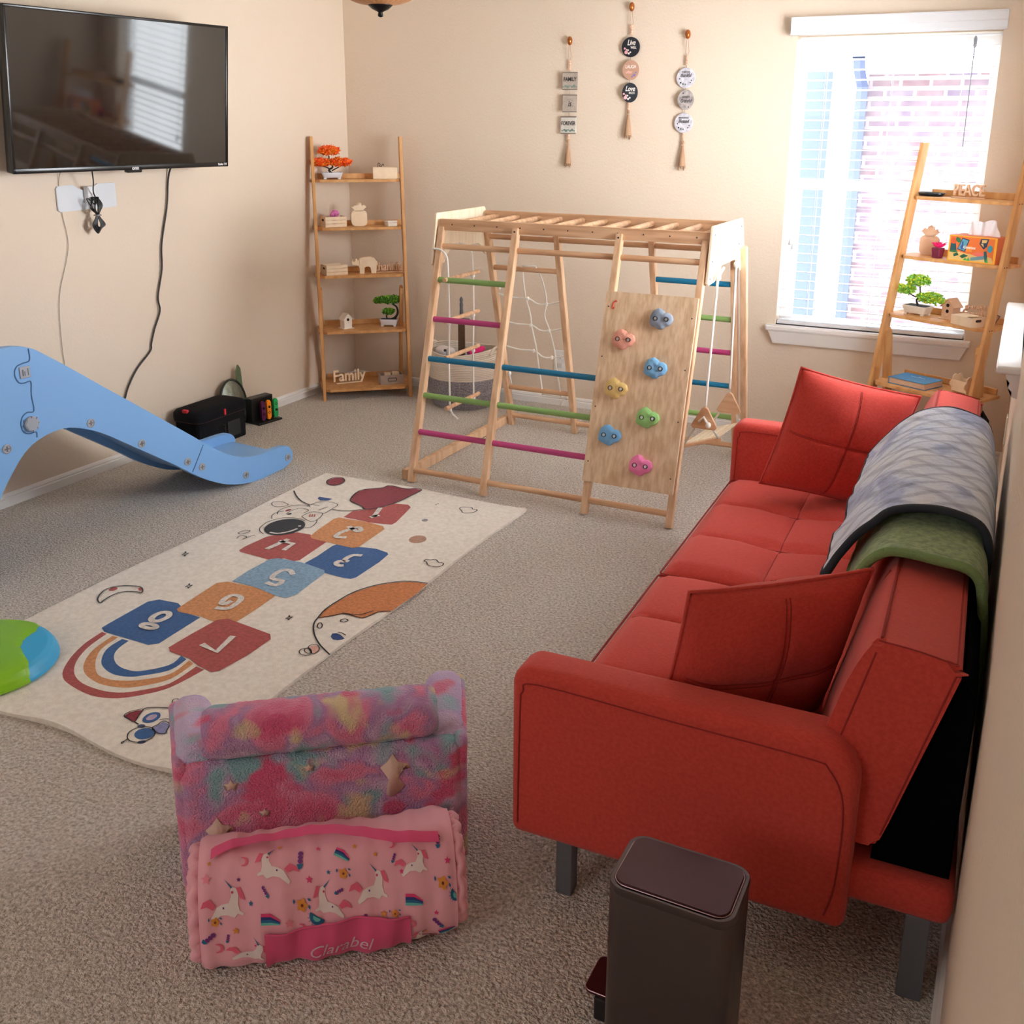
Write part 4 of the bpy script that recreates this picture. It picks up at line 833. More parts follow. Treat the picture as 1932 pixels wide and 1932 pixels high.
# green and blue play seat on rug
GS=mat('toy_green',(132,190,20),.4); BS=mat('toy_blue',(58,170,222),.4)
gs_=thing('stepping_disc','green and blue plastic stepping disc resting on the rug corner','play disc',(-2.505,1.665,.014))
BND=[(-.10,.30),(-.055,.247),(.030,.185),(.058,.15),(.069,.109),(.10,.065),(.125,.051),(.185,.022),(.207,.004),(.25,-.02),(.3,-.3)]
def bx(y):
    for (x0,y0),(x1,y1) in zip(BND,BND[1:]):
        if y1<=y<=y0:
            t=(y0-y)/(y0-y1); return x0+(x1-x0)*(t*.5+.5*t*t*(3-2*t))
    return .3
def dome(keep):
    b=MB(); prof=[(0,.056),(.03,.0555),(.06,.055),(.09,.054),(.12,.053),(.15,.051),(.17,.048),(.185,.045),(.198,.038),(.207,.026),(.213,.012),(.214,.004),(.2,.0),(.1,.0)]
    N_=420; pr=[]
    for (r0,z0),(r1,z1) in zip(prof,prof[1:]):
        for k in range(5): pr.append((r0+(r1-r0)*k/5,z0+(z1-z0)*k/5))
    for i in range(len(pr)-1):
        for j_ in range(N_):
            a0,a1=2*PI*j_/N_,2*PI*(j_+1)/N_; (r0,z0),(r1,z1)=pr[i],pr[i+1]; am=(a0+a1)/2; rm=(r0+r1)/2; x,y=rm*math.cos(am),rm*math.sin(am)
            g=x<bx(y)
            if g==keep: b.faces([(r0*math.cos(a0),r0*math.sin(a0),z0),(r0*math.cos(a1),r0*math.sin(a1),z0),(r1*math.cos(a1),r1*math.sin(a1),z1),(r1*math.cos(a0),r1*math.sin(a0),z1)],[(0,1,2,3)])
    bmesh.ops.remove_doubles(b.bm,verts=b.bm.verts[:],dist=.00001)
    if keep:
        for v_ in b.bm.verts:
            d=bx(v_.co.y)-v_.co.x
            if v_.co.z>.02: v_.co.z+=.005*min(1,max(0,d)/.02)
    return b
dome(True).build('green_top',GS,gs_,smooth=True); dome(False).build('blue_edge',BS,gs_,smooth=True)
RUG_FILL=[
('red',1,[(-0.111,0.566),(-0.116,0.64),(-0.08,0.672),(-0.029,0.739),(-0.016,0.784),(0.042,0.8),(0.067,0.781),(0.084,0.708),(0.103,0.613),(0.101,0.586),(0.075,0.579),(0.012,0.566),(-0.061,0.568)]),
('orange',2,[(-0.108,0.35),(-0.119,0.405),(-0.133,0.531),(-0.124,0.555),(-0.08,0.558),(0.009,0.565),(0.08,0.556),(0.101,0.536),(0.106,0.471),(0.112,0.354),(0.104,0.33),(0.057,0.329),(-0.018,0.331),(-0.091,0.335)]),
('red',1,[(-0.256,0.124),(-0.261,0.161),(-0.251,0.271),(-0.228,0.307),(-0.175,0.358),(-0.118,0.363),(-0.084,0.338),(-0.021,0.332),(-0.007,0.153),(-0.02,0.138),(-0.066,0.141),(-0.097,0.107),(-0.17,0.112),(-0.239,0.116)]),
('blue',2,[(0.025,0.142),(0.028,0.208),(0.021,0.31),(0.027,0.329),(0.097,0.327),(0.113,0.346),(0.137,0.353),(0.178,0.362),(0.233,0.351),(0.245,0.34),(0.254,0.269),(0.254,0.126),(0.245,0.107),(0.217,0.102),(0.136,0.106),(0.037,0.133)]),
('sky',3,[(-0.101,-0.089),(-0.109,0.001),(-0.105,0.113),(-0.084,0.132),(0.012,0.141),(0.123,0.124),(0.139,0.102),(0.156,-0.076),(0.14,-0.112),(0.095,-0.112),(-0.002,-0.091)]),
('orange',2,[(-0.118,-0.331),(-0.129,-0.226),(-0.138,-0.125),(-0.113,-0.1),(-0.029,-0.094),(0.084,-0.099),(0.101,-0.12),(0.109,-0.237),(0.11,-0.341),(0.073,-0.349),(-0.01,-0.336),(-0.1,-0.343)]),
('blue',1,[(-0.232,-0.53),(-0.235,-0.495),(-0.24,-0.332),(-0.219,-0.305),(-0.145,-0.297),(-0.12,-0.31),(-0.107,-0.336),(-0.012,-0.341),(-0.003,-0.524),(-0.025,-0.545),(-0.092,-0.545),(-0.204,-0.545)]),
('red',3,[(0.041,-0.53),(0.042,-0.434),(0.047,-0.332),(0.071,-0.309),(0.255,-0.33),(0.277,-0.354),(0.279,-0.464),(0.267,-0.566),(0.251,-0.583),(0.19,-0.571),(0.141,-0.552),(0.062,-0.547)]),
('crimson',4,[(-0.19,0.727),(-0.21,0.768),(-0.224,0.828),(-0.213,0.868),(-0.168,0.909),(-0.155,0.924),(-0.153,0.951),(-0.128,0.958),(-0.085,0.952),(-0.05,0.958),(-0.029,0.976),(0.004,0.97),(0,0.902),(-0.005,0.833),(-0.016,0.784),(-0.031,0.742),(-0.049,0.705),(-0.082,0.675),(-0.11,0.694),(-0.161,0.714)]),
('crimson',1,[(-0.36,0.926),(-0.351,0.913),(-0.346,0.897),(-0.345,0.882),(-0.348,0.868),(-0.354,0.856),(-0.363,0.849),(-0.374,0.846),(-0.386,0.848),(-0.398,0.854),(-0.409,0.865),(-0.418,0.878),(-0.423,0.893),(-0.424,0.909),(-0.422,0.923),(-0.416,0.935),(-0.407,0.943),(-0.395,0.946),(-0.383,0.944),(-0.371,0.937)]),
('rust',1,[(0.321,-0.179),(0.306,-0.12),(0.306,-0.054),(0.315,0.026),(0.348,0.099),(0.395,0.152),(0.437,0.18),(0.497,0.193),(0.504,0.108),(0.498,-0.038),(0.467,-0.057),(0.457,-0.088),(0.445,-0.116),(0.415,-0.118),(0.389,-0.116),(0.369,-0.123),(0.349,-0.149),(0.325,-0.176)]),
('navy',1,[(0.427,-0.26),(0.419,-0.241),(0.429,-0.233),(0.446,-0.236),(0.471,-0.25),(0.468,-0.259),(0.459,-0.267),(0.444,-0.271)]),
('peach',1,[(0.408,-0.344),(0.411,-0.325),(0.425,-0.323),(0.443,-0.337),(0.449,-0.356),(0.442,-0.37)]),
('red',1,[(-0.404,-0.304),(-0.399,-0.31),(-0.398,-0.318),(-0.4,-0.325),(-0.405,-0.329),(-0.412,-0.331),(-0.419,-0.328),(-0.423,-0.322),(-0.425,-0.314),(-0.423,-0.307),(-0.417,-0.302),(-0.41,-0.301)]),
('red',1,[(-0.326,-0.272),(-0.322,-0.277),(-0.321,-0.281),(-0.323,-0.284),(-0.327,-0.285),(-0.333,-0.282),(-0.338,-0.278),(-0.342,-0.274),(-0.343,-0.269),(-0.341,-0.266),(-0.337,-0.266),(-0.331,-0.268)]),
('ink',5,[(-0.197,0.436),(-0.185,0.418),(-0.178,0.397),(-0.176,0.376),(-0.179,0.354),(-0.186,0.334),(-0.198,0.317),(-0.212,0.304),(-0.23,0.296),(-0.248,0.293),(-0.267,0.296),(-0.285,0.304),(-0.3,0.317),(-0.312,0.334),(-0.32,0.354),(-0.323,0.376),(-0.321,0.398),(-0.314,0.419),(-0.303,0.437),(-0.287,0.45),(-0.269,0.459),(-0.25,0.462),(-0.23,0.459),(-0.212,0.45)]),
('navy',1,[(-0.329,0.692),(-0.335,0.711),(-0.303,0.713),(-0.271,0.715),(-0.274,0.689),(-0.304,0.676)]),
('crimson',1,[(-0.346,0.542),(-0.343,0.535),(-0.344,0.526),(-0.347,0.518),(-0.352,0.513),(-0.357,0.515),(-0.36,0.522),(-0.36,0.531),(-0.356,0.539),(-0.351,0.543)]),
('ink',1,[(-0.316,0.506),(-0.314,0.501),(-0.314,0.494),(-0.318,0.49),(-0.322,0.488),(-0.327,0.49),(-0.329,0.495),(-0.328,0.502),(-0.325,0.507),(-0.32,0.508)]),
('brown',1,[(0.292,0.528),(0.297,0.518),(0.299,0.506),(0.297,0.495),(0.293,0.485),(0.286,0.477),(0.277,0.472),(0.267,0.47),(0.257,0.472),(0.248,0.477),(0.241,0.486),(0.236,0.496),(0.234,0.508),(0.235,0.519),(0.239,0.53),(0.246,0.538),(0.255,0.543),(0.265,0.545),(0.275,0.543),(0.284,0.537)]),
('grey',1,[(0.201,0.693),(0.203,0.687),(0.203,0.681),(0.201,0.675),(0.196,0.671),(0.191,0.67),(0.186,0.672),(0.181,0.676),(0.179,0.682),(0.179,0.688),(0.182,0.694),(0.186,0.698),(0.191,0.699),(0.197,0.697)]),
('ink',1,[(0.144,0.855),(0.146,0.851),(0.145,0.849),(0.143,0.85),(0.14,0.853),(0.139,0.857),(0.139,0.86),(0.141,0.859)]),
('ink',1,[(0.148,0.865),(0.149,0.861),(0.149,0.859),(0.146,0.86),(0.144,0.864),(0.142,0.868),(0.143,0.87),(0.145,0.869)]),
('crimson',1,[(0.204,-0.857),(0.202,-0.838),(0.213,-0.822),(0.226,-0.812),(0.237,-0.838),(0.25,-0.866),(0.223,-0.862)]),
('blue',1,[(0.281,-0.807),(0.287,-0.812),(0.291,-0.819),(0.293,-0.827),(0.293,-0.835),(0.291,-0.842),(0.287,-0.848),(0.282,-0.852),(0.275,-0.854),(0.269,-0.854),(0.262,-0.851),(0.257,-0.845),(0.253,-0.839),(0.251,-0.831),(0.251,-0.823),(0.253,-0.815),(0.257,-0.809),(0.262,-0.805),(0.268,-0.803),(0.275,-0.803)]),
('pink',2,[(0.278,-0.815),(0.281,-0.819),(0.283,-0.824),(0.283,-0.83),(0.282,-0.836),(0.279,-0.84),(0.275,-0.843),(0.27,-0.844),(0.266,-0.842),(0.263,-0.839),(0.261,-0.833),(0.26,-0.827),(0.262,-0.822),(0.265,-0.817),(0.269,-0.814),(0.273,-0.813)]),
('cream',1,[(0.329,-0.874),(0.337,-0.882),(0.341,-0.892),(0.342,-0.903),(0.34,-0.913),(0.335,-0.922),(0.327,-0.928),(0.317,-0.932),(0.307,-0.933),(0.296,-0.931),(0.286,-0.925),(0.279,-0.917),(0.274,-0.908),(0.273,-0.897),(0.275,-0.887),(0.28,-0.878),(0.288,-0.871),(0.298,-0.867),(0.309,-0.866),(0.32,-0.869)]),
('lavender',2,[(0.31,-0.863),(0.313,-0.848),(0.313,-0.83),(0.338,-0.832),(0.353,-0.858),(0.359,-0.869),(0.344,-0.876),(0.323,-0.873)]),
('blue',3,[(0.328,-0.875),(0.334,-0.881),(0.337,-0.889),(0.337,-0.896),(0.336,-0.903),(0.331,-0.909),(0.325,-0.914),(0.318,-0.916),(0.31,-0.916),(0.302,-0.914),(0.295,-0.91),(0.289,-0.904),(0.286,-0.897),(0.285,-0.889),(0.287,-0.882),(0.291,-0.876),(0.297,-0.871),(0.305,-0.869),(0.313,-0.869),(0.321,-0.871)]),
('slate',2,[(0.287,-0.865),(0.289,-0.869),(0.289,-0.873),(0.286,-0.877),(0.281,-0.879),(0.275,-0.879),(0.271,-0.876),(0.268,-0.873),(0.269,-0.868),(0.272,-0.864),(0.277,-0.862),(0.282,-0.862)]),
('slate',2,[(0.34,-0.915),(0.342,-0.918),(0.341,-0.923),(0.338,-0.927),(0.334,-0.93),(0.329,-0.931),(0.325,-0.93),(0.323,-0.927),(0.323,-0.922),(0.327,-0.917),(0.331,-0.914),(0.336,-0.913)])]
RUG_LINE=[
('black',0.006,1,[(-0.19,0.727),(-0.21,0.768),(-0.224,0.828),(-0.213,0.868),(-0.168,0.909),(-0.155,0.924),(-0.153,0.951),(-0.128,0.958),(-0.085,0.952),(-0.05,0.958),(-0.029,0.976),(0.004,0.97),(0,0.902),(-0.005,0.833),(-0.016,0.784),(-0.031,0.742),(-0.049,0.705),(-0.082,0.675),(-0.11,0.694),(-0.161,0.714)]),
('black',0.006,1,[(-0.36,0.926),(-0.351,0.913),(-0.346,0.897),(-0.345,0.882),(-0.348,0.868),(-0.354,0.856),(-0.363,0.849),(-0.374,0.846),(-0.386,0.848),(-0.398,0.854),(-0.409,0.865),(-0.418,0.878),(-0.423,0.893),(-0.424,0.909),(-0.422,0.923),(-0.416,0.935),(-0.407,0.943),(-0.395,0.946),(-0.383,0.944),(-0.371,0.937)]),
('black',0.006,0,[(-0.47,0.717),(-0.424,0.673),(-0.364,0.631),(-0.303,0.609)]),
('black',0.005,0,[(-0.197,0.612),(-0.159,0.618),(-0.12,0.638),(-0.082,0.675)]),
('white',0.02,0,[(-0.035,0.715),(-0.003,0.617)]),
('white',0.02,0,[(-0.012,0.606),(0.005,0.644)]),
('white',0.02,0,[(-0.034,0.492),(-0.003,0.477),(0.026,0.465),(0.031,0.481),(0.009,0.501),(-0.001,0.494),(-0.01,0.473),(-0.024,0.429),(-0.022,0.394),(-0.009,0.383),(0.023,0.397)]),
('white',0.02,0,[(-0.172,0.175),(-0.159,0.285)]),
('white',0.02,0,[(-0.179,0.255),(-0.117,0.26),(-0.111,0.195)]),
('white',0.02,0,[(0.17,0.283),(0.142,0.275),(0.134,0.246),(0.139,0.222),(0.158,0.219)]),
('white',0.02,0,[(0.146,0.212),(0.126,0.204),(0.128,0.185),(0.147,0.175),(0.162,0.183)]),
('white',0.02,0,[(0.05,0.042),(0.025,0.062),(0.003,0.06),(-0.008,0.033),(0.006,-0.015),(0.051,-0.015),(0.051,-0.053),(0.01,-0.047)]),
('white',0.02,0,[(-0.013,-0.271),(0.026,-0.258),(0.027,-0.214),(0.012,-0.177),(-0.022,-0.174),(-0.03,-0.205),(-0.018,-0.237),(-0.003,-0.235),(0.001,-0.209)]),
('white',0.02,0,[(0.165,-0.392),(0.187,-0.489),(0.116,-0.473)]),
('white',0.02,1,[(-0.112,-0.37),(-0.104,-0.379),(-0.1,-0.392),(-0.101,-0.406),(-0.105,-0.418),(-0.113,-0.426),(-0.123,-0.428),(-0.133,-0.424),(-0.14,-0.415),(-0.144,-0.402),(-0.144,-0.388),(-0.14,-0.375),(-0.132,-0.368),(-0.122,-0.365)]),
('white',0.018,1,[(-0.083,-0.454),(-0.081,-0.459),(-0.085,-0.465),(-0.093,-0.469),(-0.104,-0.471),(-0.116,-0.471),(-0.127,-0.469),(-0.133,-0.464),(-0.135,-0.459),(-0.132,-0.454),(-0.123,-0.45),(-0.112,-0.447),(-0.1,-0.447),(-0.09,-0.45)]),
('black',0.005,0,[(0.492,-0.353),(0.456,-0.333),(0.424,-0.313),(0.385,-0.281),(0.352,-0.245),(0.329,-0.209),(0.319,-0.176),(0.306,-0.12),(0.306,-0.054),(0.315,0.026),(0.348,0.099),(0.395,0.152),(0.437,0.18),(0.497,0.193)]),
('black',0.004,0,[(0.321,-0.179),(0.349,-0.149),(0.369,-0.123),(0.389,-0.116),(0.415,-0.118),(0.445,-0.116),(0.457,-0.088),(0.467,-0.057),(0.498,-0.038)]),
('black',0.004,0,[(0.368,-0.117),(0.409,-0.109),(0.43,-0.095),(0.448,-0.06)]),
('black',0.004,0,[(0.432,-0.229),(0.446,-0.227),(0.465,-0.235)]),
('black',0.004,1,[(0.366,-0.22),(0.369,-0.228),(0.368,-0.233),(0.365,-0.234),(0.359,-0.232),(0.353,-0.226),(0.348,-0.218),(0.345,-0.21),(0.345,-0.204),(0.349,-0.203),(0.354,-0.206),(0.361,-0.212)]),
('black',0.004,1,[(0.413,-0.15),(0.415,-0.155),(0.413,-0.16),(0.41,-0.165),(0.405,-0.167),(0.399,-0.167),(0.395,-0.164),(0.393,-0.159),(0.394,-0.154),(0.398,-0.149),(0.403,-0.147),(0.408,-0.147)]),
('black',0.003,1,[(0.408,-0.344),(0.411,-0.325),(0.425,-0.323),(0.443,-0.337),(0.449,-0.356),(0.442,-0.37)]),
('black',0.003,1,[(0.434,-0.363),(0.438,-0.371),(0.438,-0.379),(0.434,-0.386),(0.427,-0.389),(0.418,-0.389),(0.409,-0.386),(0.402,-0.38),(0.398,-0.372),(0.398,-0.363),(0.402,-0.357),(0.409,-0.353),(0.418,-0.353),(0.427,-0.357)]),
('black',0.003,1,[(0.433,-0.364),(0.434,-0.37),(0.432,-0.374),(0.427,-0.375),(0.419,-0.373),(0.412,-0.368),(0.407,-0.361),(0.406,-0.354),(0.408,-0.35),(0.413,-0.349),(0.421,-0.351),(0.428,-0.357)]),
('black',0.005,1,[(-0.38,-0.407),(-0.399,-0.392),(-0.42,-0.359),(-0.428,-0.326),(-0.411,-0.293),(-0.374,-0.272),(-0.34,-0.266),(-0.316,-0.28),(-0.304,-0.298),(-0.323,-0.298),(-0.354,-0.31),(-0.372,-0.331),(-0.375,-0.365),(-0.37,-0.395),(-0.366,-0.411)]),
('white',0.01,0,[(-0.264,0.306),(-0.231,0.311),(-0.205,0.343),(-0.194,0.383)]),
('white',0.012,0,[(-0.207,0.406),(-0.198,0.411)]),
('black',0.0035,0,[(-0.274,0.283),(-0.308,0.302),(-0.328,0.329),(-0.34,0.38),(-0.332,0.416),(-0.312,0.452),(-0.263,0.471),(-0.218,0.461)]),
('black',0.0035,0,[(-0.347,0.422),(-0.369,0.449),(-0.373,0.481),(-0.357,0.509)]),
('black',0.0035,0,[(-0.358,0.469),(-0.377,0.499),(-0.376,0.547),(-0.353,0.587),(-0.313,0.601),(-0.29,0.592)]),
('black',0.0035,0,[(-0.258,0.493),(-0.257,0.547),(-0.214,0.562),(-0.194,0.539),(-0.183,0.492),(-0.196,0.466),(-0.258,0.493)]),
('black',0.0035,0,[(-0.18,0.405),(-0.158,0.416),(-0.166,0.462),(-0.183,0.492)]),
('black',0.0035,0,[(-0.306,0.591),(-0.3,0.649),(-0.264,0.675),(-0.21,0.667),(-0.201,0.617),(-0.199,0.563),(-0.209,0.558)]),
('black',0.0035,0,[(-0.301,0.621),(-0.27,0.623)]),
('black',0.0035,0,[(-0.24,0.583),(-0.231,0.629)]),
('black',0.0035,0,[(-0.327,0.484),(-0.334,0.521),(-0.322,0.562),(-0.287,0.566),(-0.272,0.553),(-0.276,0.53)]),
('black',0.0035,0,[(-0.457,0.555),(-0.46,0.575),(-0.438,0.59),(-0.412,0.585),(-0.387,0.574),(-0.388,0.555),(-0.412,0.536),(-0.437,0.537),(-0.457,0.555)]),
('black',0.0035,0,[(-0.367,0.248),(-0.363,0.274),(-0.344,0.286),(-0.338,0.275),(-0.348,0.243),(-0.367,0.248)]),
('black',0.0035,0,[(-0.335,0.204),(-0.342,0.23),(-0.32,0.236),(-0.308,0.224),(-0.311,0.207),(-0.302,0.251),(-0.296,0.262)]),
('red',0.005,0,[(-0.23,0.505),(-0.243,0.528)]),
('red',0.005,0,[(-0.222,0.509),(-0.234,0.532)]),
('red',0.005,0,[(-0.213,0.514),(-0.226,0.536)]),
('black',0.004,0,[(0.252,0.852),(0.254,0.872),(0.289,0.885),(0.303,0.87),(0.319,0.874),(0.326,0.861),(0.32,0.838),(0.289,0.819),(0.273,0.834),(0.252,0.852)]),
('black',0.004,0,[(0.392,0.343),(0.391,0.359),(0.407,0.363),(0.422,0.375),(0.443,0.359),(0.462,0.359),(0.469,0.341),(0.461,0.327),(0.437,0.318),(0.418,0.324),(0.405,0.34),(0.392,0.343)]),
('black',0.003,1,[(-0.41,-0.002),(-0.41,0.012),(-0.418,0.027),(-0.403,0.013),(-0.397,0.021),(-0.397,0.005),(-0.39,-0.008),(-0.403,0.002)]),
('black',0.003,1,[(-0.209,-0.197),(-0.208,-0.184),(-0.215,-0.171),(-0.202,-0.184),(-0.197,-0.176),(-0.196,-0.19),(-0.191,-0.202),(-0.202,-0.193)]),
('black',0.003,1,[(0.233,-0.229),(0.235,-0.218),(0.23,-0.206),(0.241,-0.217),(0.246,-0.21),(0.245,-0.223),(0.248,-0.233),(0.239,-0.226)]),
('black',0.003,1,[(0.204,-0.857),(0.202,-0.838),(0.213,-0.822),(0.226,-0.812),(0.237,-0.838),(0.25,-0.866),(0.223,-0.862)]),
('black',0.004,0,[(0.226,-0.812),(0.231,-0.801),(0.261,-0.785),(0.297,-0.772)]),
('black',0.004,0,[(0.25,-0.866),(0.269,-0.87)]),
('black',0.003,1,[(0.329,-0.874),(0.337,-0.882),(0.341,-0.892),(0.342,-0.903),(0.34,-0.913),(0.335,-0.922),(0.327,-0.928),(0.317,-0.932),(0.307,-0.933),(0.296,-0.931),(0.286,-0.925),(0.279,-0.917),(0.274,-0.908),(0.273,-0.897),(0.275,-0.887),(0.28,-0.878),(0.288,-0.871),(0.298,-0.867),(0.309,-0.866),(0.32,-0.869)]),
('black',0.003,1,[(0.31,-0.863),(0.313,-0.848),(0.313,-0.83),(0.338,-0.832),(0.353,-0.858),(0.359,-0.869),(0.344,-0.876),(0.323,-0.873)]),
('black',0.003,0,[(0.292,-0.93),(0.293,-0.94),(0.295,-0.951),(0.29,-0.947),(0.293,-0.94)]),
('black',0.003,0,[(0.287,-0.773),(0.263,-0.744),(0.268,-0.733),(0.276,-0.735)]),
('black',0.003,0,[(0.301,-0.83),(0.311,-0.819),(0.327,-0.814)])]
RUG_BAND=[('red',[(-0.211,-0.548),(-0.203,-0.609),(-0.19,-0.653),(-0.168,-0.703),(-0.139,-0.75),(-0.112,-0.78),(-0.079,-0.8),(-0.025,-0.814),(0.034,-0.822),(0.078,-0.817),(0.123,-0.799),(0.164,-0.761),(0.206,-0.697),(0.223,-0.58)],[(-0.189,-0.55),(-0.178,-0.615),(-0.165,-0.656),(-0.142,-0.701),(-0.114,-0.737),(-0.082,-0.764),(-0.044,-0.782),(-0,-0.791),(0.064,-0.789),(0.111,-0.773),(0.145,-0.743),(0.19,-0.68),(0.19,-0.576)]),
('orange',[(-0.163,-0.552),(-0.157,-0.592),(-0.147,-0.64),(-0.124,-0.686),(-0.095,-0.722),(-0.064,-0.745),(-0.029,-0.759),(0.025,-0.768),(0.08,-0.758),(0.121,-0.735),(0.174,-0.664),(0.172,-0.568)],[(-0.141,-0.55),(-0.135,-0.605),(-0.122,-0.64),(-0.091,-0.681),(-0.052,-0.717),(-0.017,-0.737),(0.026,-0.739),(0.064,-0.727),(0.104,-0.702),(0.154,-0.642),(0.148,-0.559)]),
('blue',[(-0.122,-0.553),(-0.119,-0.603),(-0.103,-0.641),(-0.069,-0.681),(-0.034,-0.702),(0.013,-0.714),(0.059,-0.706),(0.088,-0.686),(0.138,-0.626),(0.136,-0.558)],[(-0.096,-0.552),(-0.09,-0.591),(-0.077,-0.623),(-0.052,-0.65),(-0.016,-0.671),(0.025,-0.678),(0.068,-0.667),(0.116,-0.604),(0.108,-0.55)])]
# ------------------------------------------------------------------ rug
RX,RY=-2.145,2.52
RC={'red':(178,80,76),'orange':(214,146,92),'blue':(50,98,158),'sky':(140,176,204),'crimson':(146,40,58),'rust':(208,128,74),'navy':(40,76,140),'peach':(236,184,164),'ink':(22,26,36),'brown':(190,148,124),'grey':(150,144,148),'white':(232,226,220),'black':(36,32,38),'pink':(202,180,206),'cream':(226,218,206),'lavender':(142,146,192),'slate':(70,84,126)}
def rmat(n): return mat('rug_'+n,RC[n],.95,c2=tuple(int(x*.86) for x in RC[n]),vscale=90,bump=.4,bscale=300,spec=.1,sheen=.2)
rug=None; b=MB(); RUGM=mat('rug_cream',(240,232,220),.95,c2=(226,218,206),vscale=60,bump=.5,bscale=260,spec=.1,sheen=.3); b.use(RUGM)
def edge_wave(x,y):
    return (.006*math.sin(x*19+1)*(1 if y<-.9 else 0))
nx,ny=40,80
def rg(u,v_):
    x=-.488+.976*u; y=-.975+1.955*v_
    if v_<.001: y+=.012*math.sin(x*12+.5)
    if v_>.999: y+=.008*math.sin(x*9+2)
    if u<.001: x+=.006*math.sin(y*6)
    if u>.999: x+=.005*math.sin(y*7+1)
    return x,y
def h_(u,v_):
    x,y=rg(u,v_); h=.011
    if y<-.955: h+=.006*max(0,math.sin(x*13+.8))
    return h
b.grid(lambda u,v_:Vector((*rg(u,v_),h_(u,v_))),nx,ny)
ring=[rg(i/(nx-1),0) for i in range(nx)]+[rg(1,j/(ny-1)) for j in range(1,ny)]+[rg(1-i/(nx-1),1) for i in range(1,nx)]+[rg(0,1-j/(ny-1)) for j in range(1,ny-1)]
n=len(ring); vs=[Vector((x,y,.001)) for x,y in ring]+[Vector((x,y,.011+(.006*max(0,math.sin(x*13+.8)) if y<-.955 else 0))) for x,y in ring]
b.faces(vs,[(i,(i+1)%n,n+(i+1)%n,n+i) for i in range(n)]); b.faces([Vector((x,y,.001)) for x,y in ring],[tuple(range(n))])
def poly_flat(b,pts,z):
    t=bmesh.new(); f=t.faces.new([t.verts.new((x,y,z)) for x,y in pts]); bmesh.ops.triangulate(t,faces=[f]); 
    for q in t.faces:
        if q.normal.z<0: q.normal_flip()
    b.merge(t)
def ccr(p,closed,n=4): return [(q.x,q.y) for q in smooth_path([(a,c,0) for a,c in p],n,closed)]
for c,l,p in RUG_FILL: b.use(rmat(c)); poly_flat(b,p,.0114+.0004*l)
def resamp(p,n):
    q=[Vector(a) for a in p]; q=[Vector((a.x,a.y)) for a in smooth_path([(a.x,a.y,0) for a in q],4)]; L=[0]
    for a,c in zip(q,q[1:]): L.append(L[-1]+(c-a).length)
    o=[];k=0
    for i in range(n):
        t=L[-1]*i/(n-1)
        while k<len(L)-2 and L[k+1]<t: k+=1
        f=(t-L[k])/max(1e-9,L[k+1]-L[k]); o.append(q[k].lerp(q[k+1],min(1,max(0,f))))
    return o
for c,po,pi in RUG_BAND:
    b.use(rmat(c)); A=resamp(po,40); B_=resamp(pi,40); b.faces([Vector((q.x,q.y,.0113)) for q in A+B_],[(i,i+1,41+i,40+i) for i in range(39)])
def ribbon(b,p,w,z,closed):
    n=len(p)
    if n<2: return
    L=[];Rr=[]
    for i in range(n):
        a=Vector(p[(i-1)%n] if closed or i>0 else p[i]); c=Vector(p[(i+1)%n] if closed or i<n-1 else p[i]); d=(c-a); d=d.normalized() if d.length>1e-9 else Vector((1,0)); nn=Vector((-d.y,d.x))*w/2; q=Vector(p[i]); L.append((*(q+nn),z)); Rr.append((*(q-nn),z))
    vs=[Vector(v) for v in L+Rr]; b.faces(vs,[(i,(i+1)%n,n+(i+1)%n,n+i) for i in range(n if closed else n-1)])
for c,wd,cl_,p in RUG_LINE:
    b.use(rmat(c)); q=ccr(p,bool(cl_),3) if len(p)>3 and wd<.019 else (ccr(p,False,3) if len(p)>4 else p); ribbon(b,q,wd,.0144 if c=='white' else .0139,bool(cl_))
rug=b.build('hopscotch_rug',None,recalc=False,loc=(RX,RY,0)); tag(rug,'cream hopscotch rug with numbered squares, rainbow and astronaut drawings','rug')

